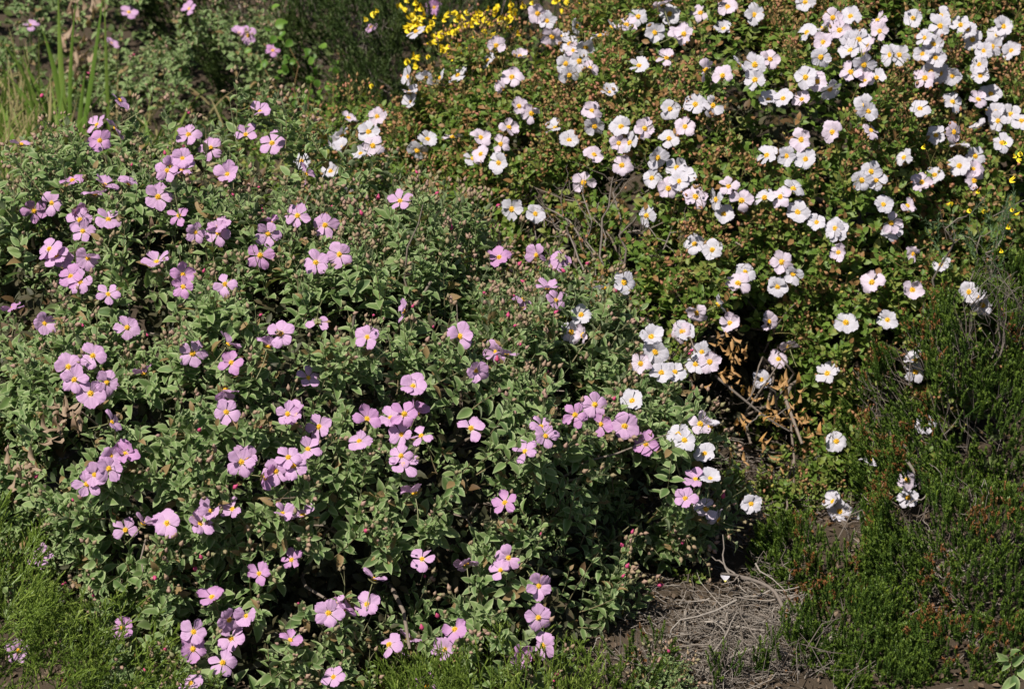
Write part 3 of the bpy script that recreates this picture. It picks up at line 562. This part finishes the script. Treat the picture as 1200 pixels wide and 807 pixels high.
# ------------------------------------------------------------------ heath shrubs (right)
def heath(name, label, cat, blobs, dens, footp, drytips, seed, mat_='heath', L=.038, whorls=12, nl=.0058, nwid=.0034, tipb=.85, thin=.28, spread=1.05, dead=8, per=5):
    p, n = canopy(blobs, dens, amp=.05, scale=.09, seed=seed, thin=thin, zmin=.0, back=-.2)
    k = clear_front(dict(pos=p, y=np.tile([0., 0, 1], (len(p), 1)), s=np.full(len(p), .03)), [f[:3] + (f[3] + .05,) + f[4:] for f in FWh], 1.55); p, n = p[k], n[k]
    a = nrm(n * .45 + np.array([0, 0, .8]) + rng.normal(size=p.shape) * .22); pt = noise(p, .10, seed + 2); tone = np.clip(rng.random(len(p)) ** 1.4 * .55 + .3 * (noise(p, .06, seed + 3) - .35), 0, 1)
    dry = ((pt > drytips) & (rng.random(len(p)) < .5)).astype(float)
    t = thing(name, label, cat, footp); B = Batch(); needle_sprigs(B, p - a * L * .7, a, L, whorls, per, nl, nwid, spread, tone, dry, tipb); part('foliage', B.mesh('foliage', M[mat_], False), t, kind='stuff')
    p2, n2 = canopy(shrink(blobs, .045), dens * .2, amp=.035, scale=.10, seed=seed, thin=0); k2 = clear_front(dict(pos=p2, y=n2, s=np.full(len(p2), .02)), [f[:3] + (f[3] + .05,) + f[4:] for f in FWh], 1.5); p2, n2 = p2[k2], n2[k2]; a2 = nrm(n2 * .5 + np.array([0, 0, .7]) + rng.normal(size=p2.shape) * .4); B = Batch()
    tubes(B, np.stack([p2 - a2 * .05, p2 + rng.normal(size=p2.shape) * .006, p2 + a2 * .03], 1), np.full(len(p2), .0011), rng.random(len(p2))); part('twigs', B.mesh('twigs', M['dark_wood']), t, kind='stuff')
    for _ in range(dead):
        q = p[rng.integers(0, len(p))]; branches(t, np.array([q[0] * .7 + footp[0] * .3, q[1] * .7 + footp[1] * .3, max(.0, q[2] - .15)]), [q + np.array([0, 0, .015])], .0022, 'dead_wood', .03, 'twig', 4)
    return t
BL_HR = [(1150,520,.4,.24,.3,.30),(1105,470,.5,.12,.18,.17),(1150,700,.05,.20,.22,.22),(1180,400,.5,.12,.15,.15),(1060,745,.0,.13,.13,.10),(1080,630,.15,.10,.12,.10),(1010,770,-.1,.07,.08,.04),(1150,800,-.15,.2,.15,.13)]
heath('heath_shrub', 'tall dark green heath bush with rusty tips at the right edge', 'shrub', BL_HR, 8800, (.88, .3, 0), .52, 51, dead=18)
BL_HL = [(980,675,.12,.14,.14,.12),(925,655,.2,.07,.1,.07),(1025,715,.05,.10,.10,.08),(990,750,-.12,.09,.1,.08),(1045,790,-.2,.1,.1,.08),(1010,655,.2,.10,.08,.07)]
heath('low_heath', 'low dark green heath cushion beside the dry twigs', 'shrub', BL_HL, 9000, (.55, .12, 0), .70, 61, dead=6)
BL_DK = [(335,20,2.35,.22,.2,.24),(400,55,2.2,.14,.15,.18),(260,-30,2.6,.25,.2,.2),(420,-20,2.8,.4,.2,.2),(60,-60,3.1,.5,.2,.2)]
heath('dark_shrub', 'very dark fine-leaved bush behind, left of the yellow gorse', 'shrub', BL_DK, 2800, (-.5, 2.35, .05), .8, 71, 'dark_needle', .07, 8, .010, .0045, .6, .45, .7, dead=5)
BL_GO = [(520,50,1.95,.24,.28,.26),(470,90,1.8,.10,.15,.15),(640,-5,2.1,.2,.2,.16),(800,-20,2.1,.25,.2,.14)]
go = heath('gorse', 'spiny gorse bush covered in bright yellow flowers at the top', 'shrub', BL_GO, 1500, (-.2, 1.95, .04), .9, 81, 'dark_needle', .08, 10, .012, .0035, .5, .3, dead=3)
def pea_mesh(seed):
    B = Batch(); r = np.random.default_rng(seed)
    for k_, (c, f, w_, el) in enumerate([(.3, .25, .9, 75), (.2, .4, .45, 25), (.2, .4, .45, 5)]):
        V, T, F = leaf_template(3, 5, w_, c, f, .03, seed + k_); e = math.radians(el); y = np.array([[0, math.cos(e), math.sin(e)]]); x = np.array([[1., 0, 0]]); z = np.cross(x, y); W = place(V, np.zeros((1, 3)), x, y, z, .012); B.add(W, np.zeros(W.shape), F)
    return B.mesh('flower', M['yellow_petal'])
PEA = [pea_mesh(i) for i in range(3)]
def pea_flowers(root, spots, blobs, spread, sz=1.0):
    for (u, v, k) in spots:
        for _ in range(k):
            c = at_surface(blobs, u + rng.normal() * spread, v + rng.normal() * spread, .035); y = nrm(nrm(CAM - c) + rng.normal(size=3) * .6); x, z = basis(y[None]); part('flower', PEA[rng.integers(0, 3)], root, frame(c + rng.normal(size=3) * .012, x[0], y, z[0], sz * rng.uniform(.7, 1.15)))
pea_flowers(go, [(475,5,6),(487,15,7),(497,28,8),(487,30,5),(505,20,4),(440,8,3),(520,38,5),(535,20,6),(545,18,5),(530,35,5),(560,12,5),(556,32,5),(580,15,5),(590,25,5),(510,45,4),(545,52,6),(550,60,6),(528,50,5),(540,58,5),(555,65,3),(482,70,4),(490,65,2),(430,85,1),(570,40,3),(605,10,4),(600,30,3),(655,5,4),(680,8,3),(700,12,4),(710,5,3),(690,2,3),(620,3,3)], BL_GO, 3.5, 1.35)
BL_BR = [(1120,262,.62,.05,.07,.05),(1175,245,.7,.05,.07,.05),(1150,295,.62,.06,.07,.05),(1045,150,.95,.05,.05,.04)]
br = heath('broom', 'wispy blue-green broom with a few yellow flowers among the white flowers', 'shrub', BL_BR, 700, (.8, .7, 0), .95, 91, 'blue_needle', .075, 11, .013, .0017, .3, .2, .9, dead=3, per=3)
pea_flowers(br, [(1117,240,1),(1146,236,2),(1150,250,1),(1188,262,1),(1196,175,2),(1195,183,2),(1178,200,1),(1052,133,1),(1082,176,1),(1192,240,2),(1190,290,1)], BL_BR, 2, .9)
# grey bare twigs at the right edge above the heath
gt = thing('dead_shrub', 'bare grey twigs rising beside the white flowers near the right edge', 'dead shrub', P(1165, 420, .25))
for (u, v) in [(1150,300),(1163,320),(1172,335),(1180,318),(1140,330),(1168,300),(1185,345),(1158,345),(1190,330),(1195,360),(1150,370)]:
    branches(gt, P(1168 + rng.normal() * 8, 415, .27), [P(u, v, .22 + rng.normal() * .03)], .0014, 'dark_wood', .02, 'twig', 4)

# ------------------------------------------------------------------ feathery shrubs (front)
def feathery(name, label, blobs, dens, footp, seed, lean):
    p, n = canopy(blobs, dens, amp=.07, scale=.11, seed=seed, thin=.28, ungap=.1); t = thing(name, label, 'shrub', footp); B = Batch(); k = len(p)
    a = nrm(n * .5 + np.array([0, 0, .55]) + np.array(lean) + rng.normal(size=p.shape) * .32); L = .085 * rng.uniform(.6, 1.5, k); q = p - a * (L * .6)[:, None]; e1, e2 = basis(a)
    tt = np.linspace(0, 1, 4); tubes(B, q[:, None] + a[:, None] * (L[:, None] * tt)[..., None], np.full(k, .0011), rng.random(k) * .5); tone = rng.random(k) ** 1.4 * .7
    for i in range(7):
        t0 = (i + .5) / 7.5; ph = i * 2.4 + rng.random(k); s = e1 * np.cos(ph)[:, None] + e2 * np.sin(ph)[:, None]; d = nrm(a + s * .75); bs = q + a * (L * t0)[:, None]
        needle_sprigs(B, bs, d, .030 * (1.2 - t0 * .7), 9, 3, .0058, .0024, .55, tone, None, .35)
    needle_sprigs(B, q + a * (L * .7)[:, None], a, .032, 9, 3, .006, .0024, .5, tone, None, .4)
    part('foliage', B.mesh('foliage', M['feather'], False), t, kind='stuff'); return t
feathery('feathery_shrub', 'feathery yellow-green bush in the lower left corner', [(-20,830,-.36,.2,.2,.16),(40,815,-.42,.20,.18,.12),(-30,730,-.35,.12,.18,.12),(170,850,-.45,.12,.12,.06)], 1700, (-.72, -.42, 0), 101, (.25, 0, .1))
feathery('feathery_shrub', 'small feathery yellow-green bush at the bottom edge before the pink flowers', [(590,845,-.42,.14,.15,.075),(510,850,-.4,.1,.1,.06),(670,850,-.42,.09,.1,.05)], 1700, (-.04, -.42, 0), 111, (0, 0, .4))

# ------------------------------------------------------------------ rockrose behind, upper left
BL_BP = [(190,50,2.5,.30,.28,.26),(40,30,2.6,.35,.3,.3),(-60,30,2.6,.25,.3,.3),(255,100,2.15,.17,.18,.17),(160,140,2.1,.2,.16,.12)]
pb, nb_ = canopy(BL_BP, 1000, amp=.08, seed=21, thin=.45, ungap=.05); S_B = shoots(pb, nb_, .075, 5, .024); B_B = buds(S_B['tip'], S_B['axis'], np.where(rng.random(len(pb)) < .45, rng.integers(1, 5, len(pb)), 0), .02, .009)
FB = prepare(BACKPINK, [S_B], .0250); sub(S_B, clear_front(S_B, FB))
bk = thing('pink_rockrose', 'shaded rockrose bush behind the grass, upper left, with few pink flowers', 'shrub', (-.95, 2.5, .06))
B = Batch(); leaves_to(B, S_B, SAGE); part('foliage', B.mesh('foliage', M['sage_leaf']), bk, kind='stuff')
B = Batch(); tubes(B, S_B['path'], np.full(S_B['k'], .0013), rng.random(S_B['k'])); part('stems', B.mesh('stems', M['green_stem']), bk, kind='stuff')
B = Batch(); buds_to(B, B_B, BUD); part('buds', B.mesh('buds', M['pink_bud']), bk, kind='stuff')
for pos, u, v, d, side, R in FB: flower(bk, pos, side, ['pink', 'deep'], 'p', .95)
for (u, v, k) in [(82,45,6),(90,60,8),(95,70,6),(100,18,6),(110,12,5),(93,10,5),(85,75,5),(97,48,4)]:
    c = at_surface(BL_BP, u, v, .05)
    for _ in range(k):
        y = nrm(rng.normal(size=3)); x, z = basis(y[None]); part('withered_leaf', GRD[rng.integers(0, 3)], bk, frame(c + rng.normal(size=3) * .014, x[0], y, z[0], rng.uniform(.025, .04)))
# rough herbage filling the ground behind and the top right corner
def herb(name, label, blobs, dens, footp, seed, tm, m, ls, L=.06, thin=.3, bud=.2, bm='red_bud'):
    p, n = canopy(blobs, dens, amp=min(.05, blobs[0][5] * .3), seed=seed, thin=thin, zmin=0.0); S = shoots(p, n, L, 5, ls); t = thing(name, label, 'plant' if 'plant' in name or 'weed' in name else 'shrub', footp)
    B = Batch(); leaves_to(B, S, tm); part('foliage', B.mesh('foliage', M[m]), t, kind='stuff'); B = Batch(); tubes(B, S['path'], np.full(S['k'], .001), rng.random(S['k'])); part('stems', B.mesh('stems', M['red_stem']), t, kind='stuff')
    b = buds(S['tip'], S['axis'], np.where(rng.random(len(p)) < bud, rng.integers(1, 5, len(p)), 0), .02, .008)
    if len(b['pos']): B = Batch(); buds_to(B, b, BUD); part('buds', B.mesh('buds', M[bm]), t, kind='stuff')
    return t
herb('green_shrub', 'dim green bush behind the white flowers, top right corner', [(1190,-10,2.3,.25,.3,.3),(1060,-60,2.4,.3,.3,.2),(900,-60,2.4,.4,.3,.2)], 900, (1.3, 2.3, .05), 121, SAGE, 'sage_leaf', .018, bud=.7)
herb('small_leaved_shrub', 'small-leaved green bush between the back rockrose and the white flowers', [(415,175,1.5,.12,.15,.11),(350,190,1.45,.14,.15,.08),(500,205,1.5,.18,.2,.09)], 1500, (-.4, 1.6, .02), 131, GRN, 'green_leaf', .018, bud=.3)
# light green weed with rounded leaves
wd = thing('weed', 'light green weed with rounded leaves below the dark bush', 'plant', G(370, 200, .05)); BLD = [mesh_np('leaf', V, F, [M['broad_leaf']], np.stack([0 * T + .5, T, 0 * T], 1)) for V, T, F in [leaf_template(5, 5, .85, .25, .12, .02, i) for i in range(3)]]
for (u, v, k, s) in [(366,92,2,.040),(372,86,2,.035),(335,48,2,.035),(330,45,2,.04),(300,62,2,.03),(345,70,2,.03),(395,70,3,.03),(388,60,2,.03),(352,100,3,.03),(342,120,3,.03),(360,118,3,.025),(382,110,3,.03),(395,95,3,.025),(335,130,3,.025),(350,140,3,.025),(330,110,2,.025),(378,130,3,.025),(310,75,2,.03),(365,75,3,.028),(405,110,3,.025)]:
    c = P(u, v, 2.0)
    for _ in range(k + 2):
        q = c + rng.normal(size=3) * .024; z = nrm(nrm(CAM - q) * .6 + np.array([0, 0, .5]) + rng.normal(size=3) * .45); y = nrm(np.cross(z, rng.normal(size=3))); lf = part('leaf', BLD[rng.integers(0, 3)], wd, frame(q, np.cross(y, z), y, z, s * rng.uniform(.45, .85)))
B = Batch(); st = [wander(G(370 + rng.normal() * 20, 200, .05), P(u, v, 2.0), 6, .03) for u, v in [(366,92),(335,48),(395,70),(350,120),(382,110),(405,110),(300,62)]]; tubes(B, np.array(st), np.full(len(st), .002), rng.random(len(st)), 4); part('stems', B.mesh('stems', M['red_stem']), wd, kind='stuff')

# ------------------------------------------------------------------ grass, upper left
def blade(base, tip, wdt, bend, m, seed):
    base = np.array(base); tip = np.array(tip); t = np.linspace(0, 1, 9)[:, None]; c = base + (tip - base) * t + np.array(bend) * (t - t * t) * 4 * .25; tg = nrm(np.gradient(c, axis=0)); s = nrm(np.cross(tg, nrm(CAM - base)) + np.random.default_rng(seed).normal(size=3) * .25); nn = np.cross(s, tg)
    wv = wdt * (1 - t ** 3) * (.75 + .25 * np.sin(t * 3)); V = np.stack([c - s * wv / 2, c + nn * wv * .18, c + s * wv / 2], 1).reshape(-1, 3); f = [(i * 3 + j, i * 3 + j + 1, i * 3 + j + 4, i * 3 + j + 3) for i in range(8) for j in range(2)]
    T = np.zeros((27, 3)); T[:, 1] = np.tile([.7, 0, .7], 9); return V, T, np.array(f)
gr = thing('grass_clump', 'clump of tall green grass blades and straw at the upper left edge', 'grass', (-1.05, 1.95, .04))
for k_, (u0, v0, u1, v1, wpx, bd, tn, dr) in enumerate([(82,160,68,-15,6,0,.7,0),(80,165,48,30,7,.02,.5,0),(84,165,90,-10,4,.01,.3,0),(88,165,122,-15,5,.02,.2,0),(90,160,100,80,6,0,.4,0),(128,125,122,-10,4,0,.7,0),(85,170,2,80,5,.04,.6,0),(78,180,20,60,5,.03,.4,0),(60,190,-5,40,5,.05,.7,0),(50,200,12,95,5,.02,.5,0),(40,200,22,70,4,.02,.6,0),(95,170,110,110,4,.02,.2,0),(75,175,60,95,4,.0,.8,0),(30,230,-5,110,6,.03,.5,0),(20,240,8,120,5,.01,.8,0),(60,200,30,125,5,.03,.3,0),(10,250,-10,140,5,.02,.6,0),(70,190,95,128,5,.02,.9,0),(180,185,225,118,6,-.06,.9,0),(182,185,200,135,4,-.03,.6,0),(40,220,58,85,4,.02,.9,1),(30,230,38,110,5,0,.9,1),(15,240,30,120,4,.02,.9,1),(55,215,92,110,3,.02,.9,1),(5,250,25,150,5,.02,.9,1),(137,130,139,45,2,.0,.1,1),(340,165,325,120,4,0,.7,0),(350,170,345,125,4,.01,.7,0)]):
    V, T, F = blade(G(u0, max(v0, 205) + rng.normal() * 6, .03), P(u1, v1, 1.93 + rng.normal() * .05), wpx * .0026, (rng.normal() * .03 + bd, .02, bd), 'grass', k_); T[:, 0] = tn; T[:, 2] = dr; part('grass_blade', mesh_np('grass_blade', V, F, [M['grass']], T), gr)
B = Batch()
for k_ in range(800):
    u0 = rng.uniform(-120, 70) if k_ % 5 else rng.uniform(100, 420); yy = rng.uniform(1.35, 2.25); b0 = P(u0, 400, yy); b0[2] = gh(b0[None])[0]; h = rng.uniform(.08, .30) * (1 if u0 < 110 else .45); tpn = b0 + np.array([rng.normal() * .09, rng.normal() * .06 - .02, h])
    V, T, F = blade(b0, tpn, rng.uniform(.003, .007), (rng.normal() * .05, 0, .08), 'grass', k_); T[:, 0] = rng.random(); T[:, 2] = float(rng.random() < .5); B.add(V[None], T[None], [F])
part('straw', B.mesh('straw', M['grass']), gr, kind='stuff')

# ------------------------------------------------------------------ dry twigs, litter, lone plants (bottom right)
def curved_sticks(B, n, cx, cy, sx, sy, Lr, rr, hz, tone=None, seed=0):
    c = np.stack([rng.normal(size=n) * sx + cx, rng.normal(size=n) * sy + cy, np.zeros(n)], 1); c = c[noise(c, .07, 77) > .36]; n = len(c); c[:, 2] = gh(c) + rng.random(n) ** 1.5 * hz * (.3 + 1.4 * noise(c, .1, 78)) + .003; a = rng.random(n) * 6.28; L = rng.uniform(*Lr, n)
    d = np.stack([np.cos(a), np.sin(a), rng.normal(size=n) * .22], 1); m = 6; t = np.linspace(-.5, .5, m); q = c[:, None] + d[:, None] * (L[:, None] * t)[..., None] + np.cumsum(rng.normal(size=(n, m, 3)) * np.array([1, 1, .4]), 1) * (L * .075)[:, None, None]
    q[..., 2] = np.maximum(q[..., 2], gh(q) + .002); tubes(B, q, rng.uniform(*rr, n), rng.random(n), 4, .45)
tw = thing('twig_heap', 'heap of fine pale dry twigs on the ground at the bottom', 'twigs', (.33, -.05, 0)); B = Batch()
c1 = G(885, 755); curved_sticks(B, 1500, c1[0], c1[1], .085, .10, (.012, .065), (.0004, .0011), .022); curved_sticks(B, 110, c1[0], c1[1], .10, .11, (.04, .13), (.0010, .0024), .035); c2 = G(800, 760); curved_sticks(B, 700, c2[0] + .02, c2[1], .10, .11, (.012, .06), (.0005, .0012), .015); c3 = G(1085, 690); curved_sticks(B, 400, c3[0], c3[1], .09, .12, (.02, .08), (.0006, .0014), .03)
part('fine_twigs', B.mesh('fine_twigs', M['dead_wood']), tw, kind='stuff')
B = Batch(); c4 = G(890, 590); curved_sticks(B, 600, c4[0] - .02, c4[1], .10, .14, (.02, .08), (.0005, .0013), .04); c5 = G(870, 500); curved_sticks(B, 420, c5[0], c5[1], .10, .10, (.03, .10), (.0006, .0014), .16)
part('dark_twigs', B.mesh('dark_twigs', M['dark_wood']), tw, kind='stuff')
def stick(name, label, pts, r, m='dead_wood', side=()):
    pts = np.array(pts, float); t = np.linspace(0, len(pts) - 1, 16); i = np.clip(t.astype(int), 0, len(pts) - 2); f = (t - i)[:, None]; g0 = np.clip(i - 1, 0, None); g3 = np.clip(i + 2, None, len(pts) - 1)
    p0, p1, p2, p3 = pts[g0], pts[i], pts[i + 1], pts[g3]; q = .5 * (2 * p1 + (p2 - p0) * f + (2 * p0 - 5 * p1 + 4 * p2 - p3) * f ** 2 + (3 * p1 - p0 - 3 * p2 + p3) * f ** 3)
    o = thing(name, label, 'branch', tuple(q[0])); B = Batch(); tubes(B, q[None], np.array([r]), np.array([.6]), 7, .55); part('stem', B.mesh('stem', M[m]), o)
    for s in side:
        a = q[s[0]]; B = Batch(); tubes(B, wander(a, a + np.array(s[1]), 7, .008)[None], np.array([r * .5]), np.array([.8]), 5, .4); part('side_twig', B.mesh('side_twig', M[m]), o)
heath('heath_seedlings', 'few tiny green heath sprouts growing out of the twig heap', 'plant', [(850,775,-.26,.02,.02,.02),(893,770,-.25,.025,.02,.02),(930,755,-.2,.02,.02,.02),(795,650,.2,.04,.04,.08),(765,770,-.25,.025,.02,.04),(740,790,-.3,.02,.02,.04),(1000,800,-.3,.05,.03,.03)], 9000, tuple(G(880, 775)), .8, 171, dead=0)
stick('dead_branch', 'thick curved grey dead branch arching over the twig heap', [G(975, 765, .02), G(925, 722, .04), G(905, 690, .06), G(868, 675, .07), G(845, 672, .08)], .0042, 'dark_wood', [(12, (-.04, .03, .02)), (13, (-.01, .05, .05)), (10, (-.05, .0, -.01)), (5, (.05, .02, .01))])
stick('dead_branch', 'pale slanting dead branch right of the two white flowers', [P(1062, 538, .22), P(1078, 562, .2), P(1098, 588, .18)], .0032, 'dead_wood', [(9, (.03, 0, -.02)), (12, (-.04, .0, -.02))])
stick('dead_branch', 'thin pale stick lying along the bottom of the twig heap', [G(855, 770, .02), G(885, 759, .03), G(905, 760, .03), G(930, 768, .02)], .0022, 'dead_wood', [(5, (.03, .03, .01))])
stick('dead_branch', 'bent pale stick at the left end of the twig heap', [G(803, 715, .03), G(803, 735, .02), G(808, 745, .02), G(818, 750, .01)], .0028, 'dead_wood')
stick('dead_branch', 'forked straight stick in the middle of the twig heap', [G(830, 772, .02), G(850, 745, .035), G(857, 728, .05)], .0022, 'dead_wood', [(8, (-.03, .04, .01)), (11, (.02, .03, .02))])
stick('dead_branch', 'brown branch lying in the dark gap below the dried leaves', [P(838, 440, .45), P(868, 465, .43), P(900, 490, .42), P(925, 505, .42)], .0026, 'dark_wood', [(6, (.03, .0, .04)), (9, (-.03, 0, -.04)), (11, (.03, 0, .03))])
# leaf litter
B = Batch(); nlt = 13000; c = np.stack([rng.uniform(-1.2, 1.4, nlt), rng.uniform(-.8, .9, nlt), np.zeros(nlt)], 1); c[:, 2] = gh(c) + .003 + rng.random(nlt) * .006; zz = nrm(rng.normal(size=(nlt, 3)) * .7 + np.array([0, 0, 1])); yy = nrm(np.cross(zz, rng.normal(size=(nlt, 3))))
L = dict(pos=c, x=np.cross(yy, zz), y=yy, z=zz, s=rng.uniform(.006, .02, nlt), tone=rng.random(nlt), dry=rng.random(nlt)); leaves_to(B, L, [GRN[0], SAGE[1]]); lit = part('leaf_litter', B.mesh('leaf_litter', M['litter']), g, Matrix.Identity(4), kind='stuff')
# low mixed herbage covering the ground behind and under the bushes
B = Batch(); ng = 26000; c = np.stack([rng.uniform(-2.2, 2.4, ng), rng.uniform(.5, 4.6, ng), np.zeros(ng)], 1); c = c[noise(c, .12, 91) > .3]; ng = len(c); c[:, 2] = gh(c) + rng.random(ng) * .05 * noise(c, .2, 92) + .003
zz = nrm(rng.normal(size=(ng, 3)) * .55 + np.array([0, 0, 1])); yy = nrm(np.cross(zz, rng.normal(size=(ng, 3)))); L = dict(pos=c, x=np.cross(yy, zz), y=yy, z=zz, s=rng.uniform(.015, .04, ng), tone=rng.random(ng) * .7, dry=rng.random(ng) ** .6); leaves_to(B, L, [GRN[0], GRN[1]]); part('ground_cover', B.mesh('ground_cover', M['cover']), g, Matrix.Identity(4), kind='stuff')
# petal fallen on the twigs
fp = bpy.data.objects.new('fallen_petal', PET['white'][2]); C.objects.link(fp); fp.matrix_world = frame(G(850, 682, .05), (1, 0, 0), (0, .8, .6), (0, -.6, .8), .8); fp['label'] = 'crumpled white petal fallen on the dry twigs'; fp['category'] = 'petal'
# sage-like plant in the lower right corner
sg = thing('leafy_plant', 'small plant with broad downy leaves in the lower right corner', 'plant', G(1190, 830))
for (u, v, du, dv, s) in [(1180,775,-18,-16,.026),(1182,772,-20,-2,.022),(1184,770,8,-20,.028),(1186,778,16,-12,.03),(1190,795,-14,10,.032),(1188,790,2,22,.036),(1192,785,16,8,.04),(1184,776,-14,12,.02)]:
    a = P(u, v, -.45); b = P(u + du, v + dv, -.47); y = nrm(b - a); z = nrm(nrm(CAM - a) * .8 + np.array([0, 0, .4]) + rng.normal(size=3) * .25); z = nrm(z - y * (y @ z)); part('leaf', GSM[0] if False else mesh_np('leaf', SAGE_HI[1][0], SAGE_HI[1][2], [M['sage_leaf_one']], np.stack([0 * SAGE_HI[1][1] + .5, SAGE_HI[1][1], 0 * SAGE_HI[1][1]], 1)), sg, frame(a, np.cross(y, z), y, z, s))
B = Batch(); tubes(B, np.stack([G(1190, 830), P(1188, 800, -.45), P(1182, 772, -.45)])[None], np.array([.002]), np.array([.9]), 5, .7); part('stem', B.mesh('stem', M['red_stem']), sg)
herb('downy_plant', 'little downy brownish-green plant at the bottom edge below the twigs', [(775,805,-.3,.045,.05,.045)], 6000, tuple(G(775, 830)), 141, SAGE, 'sage_leaf', .012, .03, .2, .3, 'pink_bud')
herb('green_seedling', 'small fresh green leafy plant left of the fallen white petal', [(812,680,.08,.03,.03,.02),(825,698,.05,.03,.03,.015),(805,700,.05,.025,.02,.015)], 3500, tuple(G(815, 705)), 151, GRN, 'green_leaf', .014, .03, .1, 0)
herb('trailing_plant', 'low fresh green leaves in front of the dried gap of the white bush', [(905,600,.38,.09,.06,.05),(880,575,.42,.05,.05,.04),(950,575,.42,.06,.05,.05)], 3500, tuple(G(905, 640)), 161, GRN, 'green_leaf', .015, .04, .2, .25)
tri = sum(sum(max(1, len(pl.vertices) - 2) for pl in me.polygons) if len(me.polygons) < 2000 else len(me.loops) - 2 * len(me.polygons) for me in bpy.data.meshes)
print('white', len(FWh), 'pink', len(FP)); print(sorted([(len(me.loops) - 2 * len(me.polygons), me.name) for me in bpy.data.meshes])[-16:]); print('triangles', tri, 'objects', len(bpy.data.objects))
